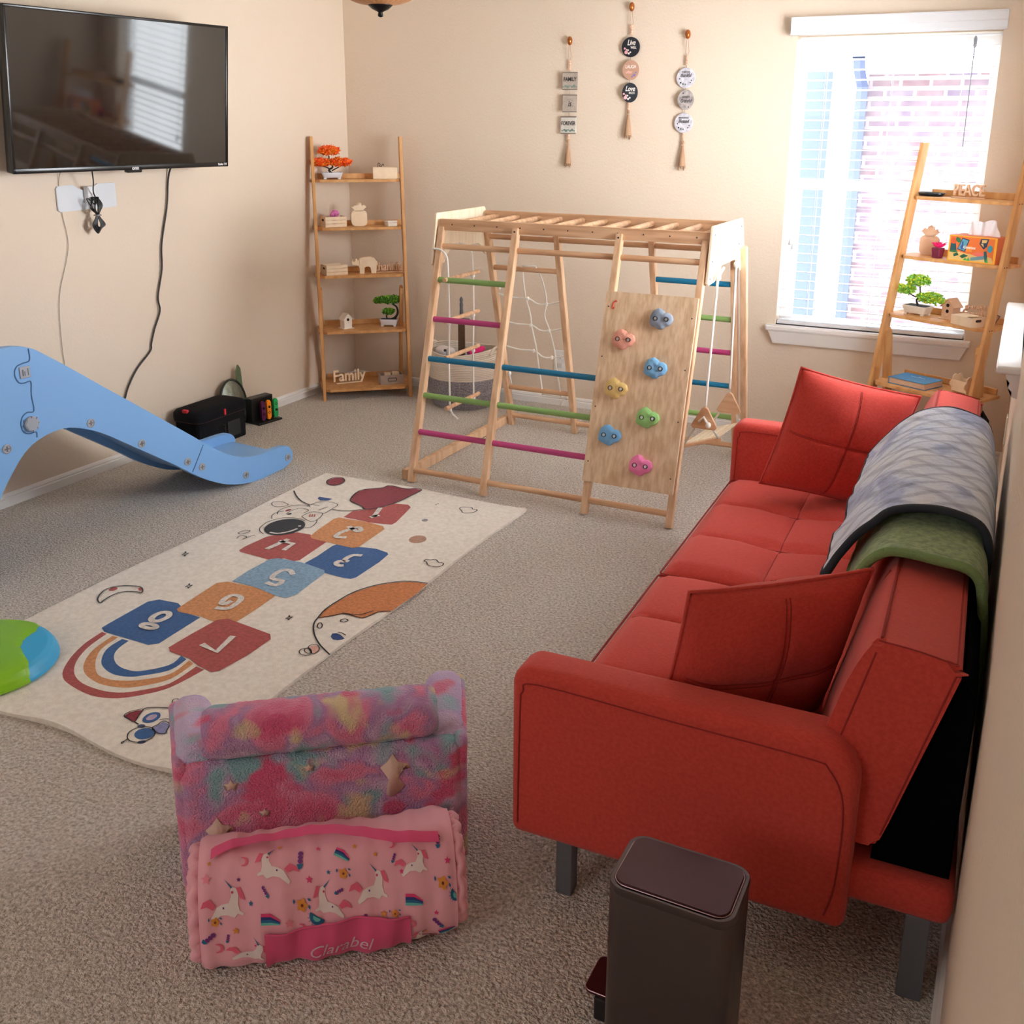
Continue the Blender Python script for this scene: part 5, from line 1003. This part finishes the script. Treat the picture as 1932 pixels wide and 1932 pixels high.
# ------------------------------------------------------------------ sofa
sofa=thing('sofa_bed','coral red fabric sofa bed against the right wall, back reclined','sofa',(0,1.6,0),R(1.6))
def seam(b,pts,r=.0022,closed=False): b.use(REDD); b.tube(smooth_path(pts,4,closed),r,6,closed); b.use(RED)
def arm(v0,v1,nm='armrest'):
    b=MB(); b.use(RED); u0,u1,z0,z1=-.778,-.128,.125,.502
    def lay(d):
        o=[]
        for cx,cz,rr,a0 in((u1-.075,z1-.082,.075,0),(u0+.042,z1-.042,.042,90),(u0+.02,z0+.02,.02,180),(u1-.02,z0+.02,.02,270)):
            r_=max(.001,rr-d); dx=0 if rr>d else d-rr+.001
            for i in range(11):
                a=R(a0+9*i); ex=1.08 if a0==0 else 1
                o.append((cx+r_*math.cos(a)-(dx if a0 in(0,270) else -dx),cz+r_*math.sin(a)*ex-(dx if a0<180 else -dx)))
        return o
    br=.024; LY=[(br*(1-math.sin(R(q))),br*(1-math.cos(R(q)))) for q in(0,22,45,67,90)]
    seq=[(v0+y_,lay(d)) for d,y_ in LY]+[(v1-y_,lay(d)) for d,y_ in LY[::-1]]
    n_=len(seq[0][1]); vs=[Vector((a,y_,z)) for y_,P_ in seq for a,z in P_]
    b.faces(vs,[(i*n_+j,i*n_+(j+1)%n_,(i+1)*n_+(j+1)%n_,(i+1)*n_+j) for i in range(len(seq)-1) for j in range(n_)]+[tuple(range(n_)),tuple((len(seq)-1)*n_+j for j in range(n_))])
    ins=[(u1-.035,z0+.03),(u1-.022,z0+.10),(u1-.022,z1-.12),(u1-.05,z1-.055),(u1-.09,z1-.042),(-.45,z1-.036),(u0+.06,z1-.028),(u0+.028,z1-.05),(u0+.022,z1-.09),(u0+.018,z0+.03)]
    for v in(v0-.0005,v1+.0005): seam(b,[(a,v,z) for a,z in ins],.0016)
    return b.build(nm,None,sofa,auto=50)
arm(0,.098); arm(1.862,1.96)
def cush(v0,v1):
    u0,u1=-.768,-.205
    def top_(u,v_):
        pu=abs(math.sin(PI*2*u))**.45; pv=abs(math.sin(PI*3*v_))**.45
        e=min(1,min(u,1-u)*14)*min(1,min(v_,1-v_)*18)
        z=.283+.018*e**.5+.022*(pu*pv)-.010*(1-min(1,((u-.5)**2*22)))*max(0,1-min(abs(v_-1/3),abs(v_-2/3))**2*500)
        if e<1: z-=.006*(1-e)
        return Vector((u0+(u1-u0)*u,v0+(v1-v0)*v_,z))
    b=MB(); b.use(RED); b.grid(top_,57,85)
    b.b3(u0,u1,v0,v1,.235,.281,.008)
    b.use(REDD)
    def tl(pts): b.tube([top_(a,c)+Vector((0,0,.0006)) for a,c in pts],.0018,5)
    tl([(.5,i/40) for i in range(1,40)])
    for v_ in(1/3,2/3): tl([(i/30,v_) for i in range(1,30)])
    for v_ in (1/3,2/3):
        p=top_(.5,v_); b.ball(p,.007,10,6,(1,1,.4))
    b.use(REDD); b.tube([(x,y,.288) for x,y in rrect(u1-u0-.002,v1-v0-.002,.01,3,(u0+u1)/2,(v0+v1)/2)],.003,6,closed=True)
    return b.build('seat_cushion',None,sofa,auto=60)
cush(.103,.978); cush(.984,1.858)
def back(v0,v1):
    b=MB(); b.use(RED)
    pr=[(-.215,.30),(-.105,.288),(-.085,.31),(.004,.640),(-.002,.662),(-.112,.682),(-.140,.672),(-.168,.60),(-.205,.46),(-.232,.35)]
    pr=[(q.x,q.z) for q in smooth_path([(a,0,z) for a,z in [(-.215,.30),(-.16,.292),(-.105,.288),(-.088,.305),(-.045,.46),(.0,.625),(.0045,.648),(-.005,.663),(-.06,.674),(-.115,.682),(-.136,.672),(-.168,.60),(-.205,.46),(-.232,.35),(-.230,.315)]],3,True)]
    b.prism(pr,lambda a,z:Vector((a,v0,z)),lambda a,z:Vector((a,v1,z)),.010)
    for v in(v0+.001,v1-.001): seam(b,[(-.214,v,.33),(-.175,v,.47),(-.128,v,.66)],.0022); seam(b,[(-.126,v,.682),(-.06,v,.676),(.0,v,.664)],.0015); seam(b,[(-.003,v,.645),(-.046,v,.478),(-.088,v,.315)],.0022)
    seam(b,[(-.122,v0+.01,.684),(-.122,(v0+v1)/2,.684),(-.122,v1-.01,.684)],.0026); seam(b,[(-.004,v0+.006,.661),(-.004,(v0+v1)/2,.661),(-.004,v1-.006,.661)],.0024)
    for f in(.34,.67): seam(b,[(-.135,v0+(v1-v0)*f,.676),(-.165,v0+(v1-v0)*f,.60),(-.204,v0+(v1-v0)*f,.46)],.002)
    return b.build('backrest',None,sofa,auto=50)
back(.045,.985); back(.992,1.905)
b=MB(); b.use(RED); b.b3(-.735,.042,.03,1.93,.172,.246,.022,3); b.build('base_frame',None,sofa,auto=50)
MB().prism([(-.10,.25),(.030,.25),(.034,.60),(.012,.632),(.0,.60)],lambda a,z:Vector((a,.06,z)),lambda a,z:Vector((a,1.9,z)),.004).build('void_filler',VOID,sofa)  # solid black wedge added to stand for the dark hollow behind the backrest
for u,v,wd in((-.665,.035,.034),(-.665,1.92,.034),(-.01,.045,.042),(-.01,1.90,.042)):
    MB().box((u,v,.088),(wd,.012 if wd>.04 else .034,.176),None,.002).build('leg',GREYM,sofa)

def pillow(name,label,c,rv,S,th,double=False,lift=0):
    t=thing(name,label,'pillow',c,0); w_=Vector(rv); t.rotation_mode='AXIS_ANGLE'; t.rotation_axis_angle=(w_.length,*w_.normalized())
    def f(sg):
        def g(u,v_):
            a=u*2-1; d=v_*2-1; e=max(0,(1-abs(a)**2.6))*max(0,(1-abs(d)**2.6)); k=1-.045*(1-abs(a)**2)*abs(d)**3; k2=1-.045*(1-abs(d)**2)*abs(a)**3
            x=a*S/2*k2; z=d*S/2*k; y=sg*th*e**.62
            y+=.006*noise.noise(Vector((a*2.2,d*2.2,sg*3)))*e**.3
            ds=min(abs(a),abs(d)) ; y-=sg*.004*math.exp(-(min(abs(a),abs(d))/.03)**2)*e
            return Vector((x,y,z))
        return g
    b=MB(); b.use(RED); b.grid(f(-1),41,41); b.grid(f(1),41,41)
    b.use(REDD)
    for sg in(-1,1):
        for o_ in((-.012,.012) if double else (-.006,.006)):
            b.tube([f(sg)(.5+o_,i/24)+Vector((0,sg*.0006,0)) for i in range(1,24)],.0010,4); b.tube([f(sg)(i/24,.5+o_)+Vector((0,sg*.0006,0)) for i in range(1,24)],.0010,4)
    b.use(RED); b.tube([f(1)(*p) for p in [(i/20,0) for i in range(20)]+[(1,i/20) for i in range(20)]+[(1-i/20,1) for i in range(20)]+[(0,1-i/20) for i in range(20)]],.004,6,closed=True)
    bmesh.ops.remove_doubles(b.bm,verts=b.bm.verts[:],dist=.0002)
    b.build('cover',None,t,smooth=True)
    return t
pillow('throw_pillow','coral square pillow propped upright in the far corner of the red sofa',(-.444,3.291,.530),(-.004,.253,.49),.405,.078)
pillow('throw_pillow','coral square pillow leaning behind the near armrest of the red sofa',NPC,NPR,NPS,.07,True)

# blankets over the back
def drape(name,label,m,path,v0,v1,th,edge,ripple,cat,seed,wav=0,r_edge=.006,taper=None):
    t=thing(name,label,cat,(0,1.6,0),R(1.6))
    sp=smooth_path([(a,0,z) for a,z in path],7); L=[0]
    for a,c in zip(sp,sp[1:]): L.append(L[-1]+(c-a).length)
    n=len(sp)
    def nrm(i):
        a=sp[max(0,i-1)]; c=sp[min(n-1,i+1)]; d=(c-a).normalized(); return Vector((-d.z,0,d.x))
    def f(off):
        def g(u,v_):
            i=round(u*(n-1)); p=sp[i]; nn=nrm(i); w_=v0+(v1-v0)*v_
            w_+=wav*math.sin(u*5+seed)*(1-v_)+ (taper(u)*(1-v_) if taper else 0)
            q=p+nn*(off+ripple*noise.noise(Vector((w_*7,u*4,seed)))+ripple*.5*noise.noise(Vector((w_*20,u*9,seed)))); q.y=w_; return q
        return g
    b=MB(); b.use(m); nv=70
    b.grid(f(th),n,nv); b.grid(f(0),n,nv)
    b.use(edge)
    for v_ in(0,1): b.tube([f(th/2)(i/(n-1),v_) for i in range(n)],r_edge,7)
    for u in(0,1): b.tube([f(th/2)(u,j/(nv-1)) for j in range(nv)],r_edge,7)
    b.build('fabric',None,t,smooth=True,recalc=False)
    return t
KNIT=mat('green_knit',(146,170,112),.95,c2=(104,130,84),vscale=70,bump=1,bscale=130,sheen=.3)
drape('knit_throw','green chunky knit throw folded over the sofa back beneath the quilt',KNIT,[(-.212,.60),(-.185,.655),(-.155,.694),(-.115,.706),(-.05,.702),(.006,.690),(.026,.64),(.034,.54),(.036,.44)],.38,1.30,.012,mat('green_knit_edge',(120,146,92),.95,bump=1,bscale=150),.004,'blanket',2,.01,.010)
QM=ramp_mat('quilt_grey_blue',[(.0,(140,148,186)),(.38,(176,188,222)),(.46,(212,222,242)),(.62,(222,228,240)),(.8,(214,212,210))],9,.9,.5,90,3,.01,.2,mapscale=(1,.5,1))
def quilt_pattern(m):
    nt=m.node_tree; N=nt.nodes; L=nt.links; b=N['Principled BSDF']; src=b.inputs['Base Color'].links[0].from_socket
    tc=N.new('ShaderNodeTexCoord'); mp=N.new('ShaderNodeMapping'); L.new(tc.outputs['Object'],mp.inputs[0]); mp.inputs['Rotation'].default_value=(0,0,0)
    prev=src
    for ang,sc in((R(62),5.2),(R(-50),4.2)):
        wv_=N.new('ShaderNodeTexWave'); wv_.inputs['Scale'].default_value=sc; wv_.inputs['Distortion'].default_value=1.2; wv_.inputs['Detail'].default_value=1
        m2=N.new('ShaderNodeMapping'); m2.inputs['Rotation'].default_value=(0,0,ang); L.new(tc.outputs['Object'],m2.inputs[0]); L.new(m2.outputs[0],wv_.inputs[0])
        r=N.new('ShaderNodeValToRGB'); r.color_ramp.elements[0].position=.72; r.color_ramp.elements[1].position=.98; L.new(wv_.outputs['Fac'],r.inputs[0])
        mx=N.new('ShaderNodeMix'); mx.data_type='RGBA'; ml=N.new('ShaderNodeMath'); ml.operation='MULTIPLY'; ml.inputs[1].default_value=.38; L.new(r.outputs[0],ml.inputs[0]); L.new(ml.outputs[0],mx.inputs[0]); L.new(prev,mx.inputs[6]); mx.inputs[7].default_value=lin((104,112,150)); prev=mx.outputs[2]
    L.new(prev,b.inputs['Base Color'])
quilt_pattern(QM)
drape('quilted_blanket','grey blue quilted blanket with dark binding draped over the sofa back',QM,[(-.262,.600),(-.232,.650),(-.19,.705),(-.14,.738),(-.07,.748),(-.0,.735),(.028,.69),(.034,.60),(.036,.50)],.50,1.34,.014,mat('quilt_binding',(34,40,52),.8),.010,'blanket',5,.02,.009,taper=lambda u:-.14*max(0,.35-u)+.02)

# ------------------------------------------------------------------ trash can
tc_=thing('pedal_bin','slim dark steel pedal bin in front of the sofa armrest','trash can',(-.347,1.302,0))
BIN=mat('bin_bronze',(92,82,82),.35,metal=.75,var=.04,vscale=2); BINL=mat('bin_lid',(66,32,38),.3,metal=.5); BIND=mat('bin_plastic',(34,30,32),.45)  # lid base colour holds the sofa's maroon reflection
def shell(pr,w_,d_,r_,n=6):
    b=MB(); base=rrect(w_,d_,r_,n); k=len(base); vs=[(a*s_,c*s_,z) for s_,z in pr for a,c in base]; fs=[(i*k+j,i*k+(j+1)%k,(i+1)*k+(j+1)%k,(i+1)*k+j) for i in range(len(pr)-1) for j in range(k)]
    fs+=[tuple(range(k-1,-1,-1)),tuple((len(pr)-1)*k+j for j in range(k))]; b.faces(vs,fs); return b
shell([(.98,.012),(1,.016),(1,.372),(.99,.3735)],.196,.132,.026).build('body',BIN,tc_,auto=40)
shell([(.985,.0),(.985,.012)],.196,.132,.026).build('foot',BIND,tc_,auto=40)
b=MB(); pr=[(.985,.3735),(1.0,.376),(1.0,.384),(.985,.388),(.93,.388),(.92,.386)]; base=rrect(.198,.134,.027,6); k=len(base)
b.faces([(a*s_,c*s_,z) for s_,z in pr for a,c in base],[(i*k+j,i*k+(j+1)%k,(i+1)*k+(j+1)%k,(i+1)*k+j) for i in range(len(pr)-1) for j in range(k)]); b.build('rim',BIN,tc_,auto=40)
shell([(.99,.379),(1,.384),(1,.389),(.985,.392)],.180,.116,.02).build('lid',BINL,tc_,auto=40)
b=MB(); b.tube([(x,y,.3885) for x,y in rrect(.181,.117,.021,6)],.0009,6,closed=True); b.build('lid_edge',mat('bin_edge',(170,140,140),.3,metal=.8),tc_)
b=MB(); b.plate(rrect(.07,.085,.012,4,-.135,.085),.054,.060,'z',.001); b.build('pedal',BINL,tc_)
b=MB(); b.b3(-.15,-.092,.04,.064,.005,.053,.004); b.build('pedal_arm',BIND,tc_)
b=MB(); b.tube([(p[0]-.135,p[1]+.085,.060) for p in rrect(.069,.084,.012,4)],.0009,6,closed=True); b.build('pedal_edge',MATS['bin_edge'],tc_)

# ------------------------------------------------------------------ plush kids chair
ch=thing('plush_chair','small rainbow plush kids chair with roll on its back, seen from behind','chair',CHL,CHR)
def tie_dye(name,base,layers,seed):
    m=ramp_mat(name,base,9,.95,1.0,260,2,.008,.4); nt=m.node_tree; N=nt.nodes; L=nt.links; b=N['Principled BSDF']; prev=b.inputs['Base Color'].links[0].from_socket; tc=N['Texture Coordinate']
    for k,(c,sc,p0,p1) in enumerate(layers):
        mp=N.new('ShaderNodeMapping'); mp.inputs['Location'].default_value=(seed+3.7*k,1.9*k,2.3*k); L.new(tc.outputs['Object'],mp.inputs[0])
        n=N.new('ShaderNodeTexNoise'); n.inputs['Scale'].default_value=sc; n.inputs['Detail'].default_value=2; L.new(mp.outputs[0],n.inputs['Vector'])
        r=N.new('ShaderNodeValToRGB'); r.color_ramp.elements[0].position=p0; r.color_ramp.elements[1].position=p1; L.new(n.outputs['Fac'],r.inputs[0])
        mx=N.new('ShaderNodeMix'); mx.data_type='RGBA'; L.new(r.outputs[0],mx.inputs[0]); L.new(prev,mx.inputs[6]); mx.inputs[7].default_value=lin(c); prev=mx.outputs[2]
    L.new(prev,b.inputs['Base Color']); return m
PLU=tie_dye('plush_tie_dye',[(.36,(238,110,150)),(.46,(242,144,182)),(.54,(196,146,196)),(.64,(224,190,224))],[((146,190,200),9,.56,.64),((238,214,170),10,.58,.66),((232,96,142),11,.57,.64)],0)
PLL=tie_dye('plush_lavender',[(.4,(214,190,236)),(.6,(232,208,240))],[((236,130,170),9,.57,.66),((176,210,222),9,.55,.65)],5)
CREAM=mat('plush_cream',(226,196,180),.95,bump=.3,bscale=200)
def rough(b,amp=.004,f=60):
    for v_ in b.bm.verts: 
        d=noise.noise_vector(v_.co*f)*amp; v_.co+=d
    return b
def pad(x0,x1,y0,y1,z0,z1,r,m,name,cuts=10,amp=.003,parent=ch,extra=None):
    t=bmesh.new(); bmesh.ops.create_cube(t,size=1)
    for v_ in t.verts: v_.co=Vector(((x0+x1)/2+v_.co.x*(x1-x0),(y0+y1)/2+v_.co.y*(y1-y0),(z0+z1)/2+v_.co.z*(z1-z0)))
    bmesh.ops.bevel(t,geom=t.edges[:],offset=r,segments=5,profile=.5,affect='EDGES')
    bmesh.ops.subdivide_edges(t,edges=[e for e in t.edges if e.calc_length()>.04],cuts=cuts,use_grid_fill=True)
    b=MB(); b.use(m); b.merge(t); rough(b,amp)
    if extra: extra(b)
    return b.build(name,None,parent,smooth=True)
CW=.56
def motifs(b):
    b.use(CREAM)
    def star(cx,cz,r_,y=-.0022): b.plate([(cx+(r_ if k%2==0 else r_*.42)*math.sin(k*PI/5),cz+(r_ if k%2==0 else r_*.42)*math.cos(k*PI/5)) for k in range(10)],y,y+.004,'y')
    for s_ in((.10,.26,.014),(.16,.19,.011),(.35,.12,.012),(.25,.28,.010)): star(*s_)
    hors=[(.40,.20),(.405,.235),(.39,.262),(.405,.275),(.415,.29),(.425,.272),(.445,.265),(.45,.255),(.432,.252),(.425,.235),(.437,.215),(.425,.2),(.41,.192)]
    b.plate(hors,-.0024,.0005,'y'); b.plate([(.055+(x-.40)*.9,.11+(z-.2)*.9) for x,z in hors],-.0024,.0005,'y')
pad(.0,CW,.0,.085,.004,.30,.028,PLU,'backrest',8,.003,extra=motifs)
def armf(x0,x1,m=PLL,nm_='armrest',y0=.03,r=.036,h=0):
    sg=-1 if x0<.2 else 1
    def ex(b):
        for v_ in b.bm.verts: v_.co.x+=sg*.14*v_.co.y
    return pad(x0,x1,y0,CHD,.004,CHA-h,r,m,nm_,8,.003,extra=ex)
a1=armf(.0,.085); a2=armf(CW-.085,CW)
armf(-.006,.02,PLU,'side_band',.01,.012,.022); armf(CW-.02,CW+.006,PLU,'side_band',.01,.012,.022)
pad(.085,CW-.085,.08,CHD-.01,.004,.155,.03,PLU,'seat',8,.003)
def roll(u,v_):
    a=2*PI*u; x=.05+(.46)*v_; r_=.052*(1-max(0,abs(v_*2-1)-.86)**2*18)**.5*1.0 if abs(v_*2-1)>.86 else .052
    return Vector((x,.058+r_*1.05*math.cos(a),.345+r_*math.sin(a)))
b=MB(); b.use(PLU); b.grid(roll,40,60,True)
for v_ in(0,1):
    p=[roll(i/40,v_) for i in range(40)]; b.faces(p,[tuple(range(40))])
rough(b,.004); b.use(CREAM); b.xf(Matrix.Identity(4))
b.build('bolster',None,ch,smooth=True)
b=MB(); b.use(mat('plush_peach',(226,150,140),.95,bump=.6,bscale=240)); b.tube(smooth_path([(.225,-.004,.118),(.24,-.022,.128),(.29,-.030,.134),(.34,-.024,.134),(.355,-.004,.128)],5),[.008]*21,8)
b.xf(Matrix.Identity(4)); b.build('carry_handle',None,ch,smooth=True)

# ------------------------------------------------------------------ rolled nap mat
nm=thing('nap_mat','pink unicorn print nap mat rolled up with strap, behind the plush chair','nap mat',CHL,CHR)
PK=mat('mat_pink',(238,172,186),.7,var=.05,vscale=5,bump=.15,bscale=40,sheen=.2); HP=mat('mat_hot_pink',(222,80,128),.75,var=.05,vscale=8,sheen=.2); WT=mat('mat_white',(240,224,222),.8)
MX0,MX1=.045,.515
SEC=[(-.012,.016),(-.010,.09),(-.020,.15),(-.052,.192),(-.095,.205),(-.137,.196),(-.173,.162),(-.198,.105),(-.206,.055),(-.198,.018),(-.165,.005),(-.1,.003),(-.04,.004)]
sps=smooth_path([(0,y,z) for y,z in SEC],8,True); ns=len(sps)
def sec(w_):
    w_=(w_%1)*ns; i=int(w_)%ns; f=w_-int(w_); return sps[i].lerp(sps[(i+1)%ns],f)
def msurf(u,w_,off=0):
    p=sec(w_); q=sec(w_+.01); d=(q-p).normalized(); n_=Vector((0,d.z,-d.y)); x=MX0+(MX1-MX0)*u
    if n_.dot(p-Vector((0,-.105,.10)))<0: n_=-n_
    wr_=.0030*math.sin(u*62+2*noise.noise(Vector((u*9,w_*5,0))))*(.35+.65*abs(math.sin(w_*7)))*.6
    wr_+=.010*noise.noise(Vector((u*5,w_*6,3)))
    pin=1-.045*math.exp(-((u)/.02)**2)-.045*math.exp(-((1-u)/.02)**2)
    c=Vector((0,-.105,.10)); pp=c+(p-c)*pin
    sh=.020*(u-.5)
    return Vector((x,pp.y+sh*0,max(.002,pp.z)))+n_*(wr_+off)
b=MB(); b.use(PK); b.grid(lambda u,w_:msurf(w_,u),ns,110,True)
for u in(0,1):
    c=Vector((MX0+(MX1-MX0)*u+(.012 if u else -.012),-.105,.10)); ringp=[msurf(u,i/ns) for i in range(ns)]
    b.faces(ringp+[c],[(i,(i+1)%ns,ns) for i in range(ns)])
    for kk_ in(.85,.62,.4):
        b.tube([c+(p-c)*kk_+Vector(((.006+.004*math.sin(i*.9+kk_*9))*(1 if u else -1),0,0)) for i,p in enumerate(ringp)],.011,7,closed=True)
# front mapping: X in crop 280..1700, Y measured between strap line and bottom
W0,W1=.305,.712   # section params: top-front to bottom-front (found from SEC ordering)
def fm(X,Y,off):
    u=(X-285)/1400; yt=1057-.122*(X-285); yb=1842-.133*(X-285); t_=(Y-yt)/(yb-yt); return msurf(min(.995,max(.005,u)),W0+(W1-W0)*t_,off)
def decal(c,pts,off=.0012):
    b.use(c); t=bmesh.new(); f=t.faces.new([t.verts.new((x,y,0)) for x,y in pts]); bmesh.ops.triangulate(t,faces=[f])
    if len(pts)>6: bmesh.ops.subdivide_edges(t,edges=t.edges[:],cuts=1)
    vs=[fm(v_.co.x,v_.co.y,off) for v_ in t.verts]; t.verts.index_update(); fs=[tuple(v_.index for v_ in f.verts) for f in t.faces]; t.free(); b.faces(vs,fs)
mc=lambda n_,c: mat('print_'+n_,c,.75)
PMANE=mc('mane',(232,100,130)); PBLUE=mc('blue',(40,110,150)); PORG=mc('orange',(230,150,60)); PPUR=mc('purple',(120,50,130)); PTEAL=mc('teal',(110,196,186)); PNAV=mc('navy',(50,60,130)); PHOT=mc('hot',(226,60,120))
def tfp(pts,cx,cy,s,rot=0,fx=1):
    c_,s_=math.cos(rot),math.sin(rot); return [(cx+s*(fx*x*c_-y*s_),cy+s*(fx*x*s_+y*c_)) for x,y in pts]
def star(cx,cy,r_,m,rot=0): decal(m,[(cx+(r_ if k%2==0 else r_*.45)*math.sin(k*PI/5+rot),cy-(r_ if k%2==0 else r_*.45)*math.cos(k*PI/5+rot)) for k in range(10)],.0020)
def flower(cx,cy,r_):
    decal(PORG,[(cx+r_*(1+.22*math.cos(5*a))*math.cos(a),cy+r_*(1+.22*math.cos(5*a))*math.sin(a)) for a in[2*PI*i/20 for i in range(20)]],.0020); decal(mc('core',(120,50,60)),[(cx+r_*.28*math.cos(a),cy+r_*.28*math.sin(a)) for a in[2*PI*i/8 for i in range(8)]],.0028)
    for dx,dy,rt in((-1.6,-.6,.6),(1.5,-.9,-.6),(1.5,.3,.3)): decal(PBLUE,tfp([(-.5,0),(0,-.25),(.5,0),(0,.25)],cx+dx*r_,cy+dy*r_,r_*.9,rt+1),.0020)
def rainbow(cx,cy,s,rot=0):
    for k,m in enumerate((PHOT,PNAV,PBLUE,PTEAL)): decal(m,tfp([(-1,-.5+k*.27),(0,-.6+k*.27),(1,-.1+k*.12),(1,.02+k*.12),(0,-.33+k*.27),(-1,-.23+k*.27)],cx,cy,s,rot),.0020)
def moon(cx,cy,r_,m=PMANE): decal(m,[(cx+r_*math.cos(a),cy+r_*math.sin(a)) for a in[-1.9+i*.38 for i in range(11)]]+[(cx-.25*r_+r_*.75*math.cos(a),cy+r_*.75*math.sin(a)) for a in[1.7-i*.38 for i in range(10)]],.0020)
def sprig(cx,cy,s,rot):
    decal(PPUR,tfp([(-.15,-1),(.15,-1),(.3,-.7),(.15,-.5),(.32,-.3),(.15,-.1),(.3,.15),(.1,.4),(-.1,.4),(-.3,.15),(-.15,-.1),(-.32,-.3),(-.15,-.5),(-.3,-.7)],cx,cy,s,rot),.0020); decal(PBLUE,tfp([(-.35,.5),(.35,.35),(.2,.85),(-.1,1)],cx,cy,s,rot),.0020)
def fan_(cx,cy,s,rot):
    decal(PBLUE,tfp([(math.cos(a),math.sin(a)) for a in[PI*i/10 for i in range(11)]],cx,cy,s,rot),.0020)
    decal(PTEAL,tfp([(.5*math.cos(a),.5*math.sin(a)+.1) for a in[PI*i/8 for i in range(9)]],cx,cy,s,rot),.0028)
    for k in range(8): a=PI*(k+.5)/8; decal(PNAV,tfp([(1.05*math.cos(a)-.04,1.05*math.sin(a)),(1.3*math.cos(a),1.3*math.sin(a)),(1.05*math.cos(a)+.06,1.05*math.sin(a)+.04)],cx,cy,s,rot),.0020)
def unicorn(cx,cy,s,fx=1,rot=0):
    body=[(-1.2,.9),(-.9,.5),(-.7,.2),(-.3,0),(.2,-.1),(.4,-.5),(.35,-.9),(.55,-1.1),(.8,-1.0),(.95,-.6),(.9,-.1),(1.0,.3),(1.3,.45),(1.25,.6),(.85,.5),(.6,.75),(.1,.6),(-.4,.65),(-.7,.85),(-1.1,1.1)]
    decal(WT,tfp(body,cx,cy,s,rot,fx),.0014); decal(PMANE,tfp([(-.75,.1),(-1.2,-.3),(-1.7,-.1),(-1.9,.3),(-1.4,.15),(-1.0,.35)],cx,cy,s,rot,fx),.0020); decal(PMANE,tfp([(.8,-1.05),(1.1,-1.1),(1.3,-.7),(1.45,-.3),(1.1,-.4),(.95,-.6)],cx,cy,s,rot,fx),.0020)
    decal(PBLUE,tfp([(.42,-.98),(.5,-1.08),(-.1,-1.6)],cx,cy,s,rot,fx),.0022); decal(PPUR,circ(s*.07,8,cx+fx*s*-.2,cy+s*.2),.0022); decal(PHOT,circ(s*.09,8,cx+fx*s*.5,cy-s*.75),.0022)
unicorn(430,1400,70,1); unicorn(690,1230,70,-1); unicorn(980,1380,62,-1); unicorn(1210,1310,66,1); unicorn(1450,1200,58,1); unicorn(540,1650,66,1,.3)
unicorn(1490,1610,50,-1,.2)
for a in((560,1390,13,PBLUE),(1380,1240,14,PHOT),(1240,1160,14,PORG),(980,1250,13,PBLUE),(500,1290,12,PPUR),(1500,1560,14,PORG),(720,1110,15,PORG),(1560,1420,16,PHOT),(930,1130,14,PHOT),(420,1130,13,PTEAL)): star(*a)
for a in((1420,1480,24),(630,1560,22),(1700,1450,20)): moon(*a)
for a in((1030,1330,26,1.2),(640,1340,28,-.6),(1340,1180,26,.4),(430,1560,26,.2)): sprig(*a)
for a in((370,1475,20),(1330,1420,18)): flower(*a)
for a in((830,1190,50,.1),(330,1560,46,.9),(1150,1450,34,.9),(1570,1490,44,-.7),(1595,1090,40,.1)): sprig(*a)
for a in((1060,1165,42,.5),(660,1455,50,.05),(1440,1355,48,.05),(1620,1560,48,-.35)): rainbow(*a)
for a in((830,1390,26),(1060,1255,22),(1605,1280,26)): flower(*a)
for a in((875,1285,20,PHOT),(330,1290,30,mc('palepink',(240,140,160))),(1270,1425,20,PORG),(1130,1120,16,PORG),(475,1515,20,PORG),(1640,1185,20,PHOT),(345,1210,14,PORG),(1520,1640,14,PORG),(760,1470,26,mc('palepink',(240,140,160)))): star(*a)
for a in((525,1200,26),(375,1620,30),(1330,1105,24),(820,1500,24)): moon(*a)
for a in((910,1440,44,.5),(1680,1330,36,.9),(385,1810,40,0)): fan_(*a)
b.build('mat_roll',None,nm,smooth=True,recalc=False)
# pocket
b=MB(); b.use(HP)
PK0,PK1=625,1415
def pk(u,v_,off=.004):
    X=PK0+(PK1-PK0)*u; yt=1515-.13*(X-PK0)*.9+14*math.sin(u*7+.6); yb=1838-.133*(X-285); return fm(X,yt+(yb+4-yt)*v_,off+.004*math.sin(u*17+v_*2)*(1-.5*v_)+.003)
b.grid(lambda u,v_:pk(u,v_),50,18); b.tube([pk(i/49,0,.004) for i in range(50)],.0022,6)
b.use(mat('embroidery',(222,190,206),.5))
t=MB(); t.text('Clarabel',1,TR(0,0,0),.0,.35); tx=t.bm
xs=[v_.co.x for v_ in tx.verts]; x0_,x1_=min(xs),max(xs); tx.verts.index_update()
vs=[]
for v_ in tx.verts:
    u=(v_.co.x-x0_)/(x1_-x0_); vv=v_.co.y
    vs.append(pk(.30+.44*u,.56-vv*.40,.0052))
b.faces(vs,[tuple(v_.index for v_ in f.verts) for f in tx.faces]); tx.free()
b.build('name_pocket',None,nm,smooth=True,recalc=False)
b=MB(); b.use(HP)
def strap(u,v_):
    X=355+(1600-355)*u; Yc=1165-95*u**.6*1.0-70*math.sin(PI*min(1,u*1.25))*.9; return fm(X,Yc+(v_-.5)*58,.010+.010*math.sin(PI*u)**.5)
b.grid(lambda u,v_:strap(u,v_),60,5)
b.grid(lambda u,v_:strap(u,v_)+Vector((0,.0015,-.0015)),60,5)
b.build('carry_strap',None,nm,smooth=True,recalc=False)
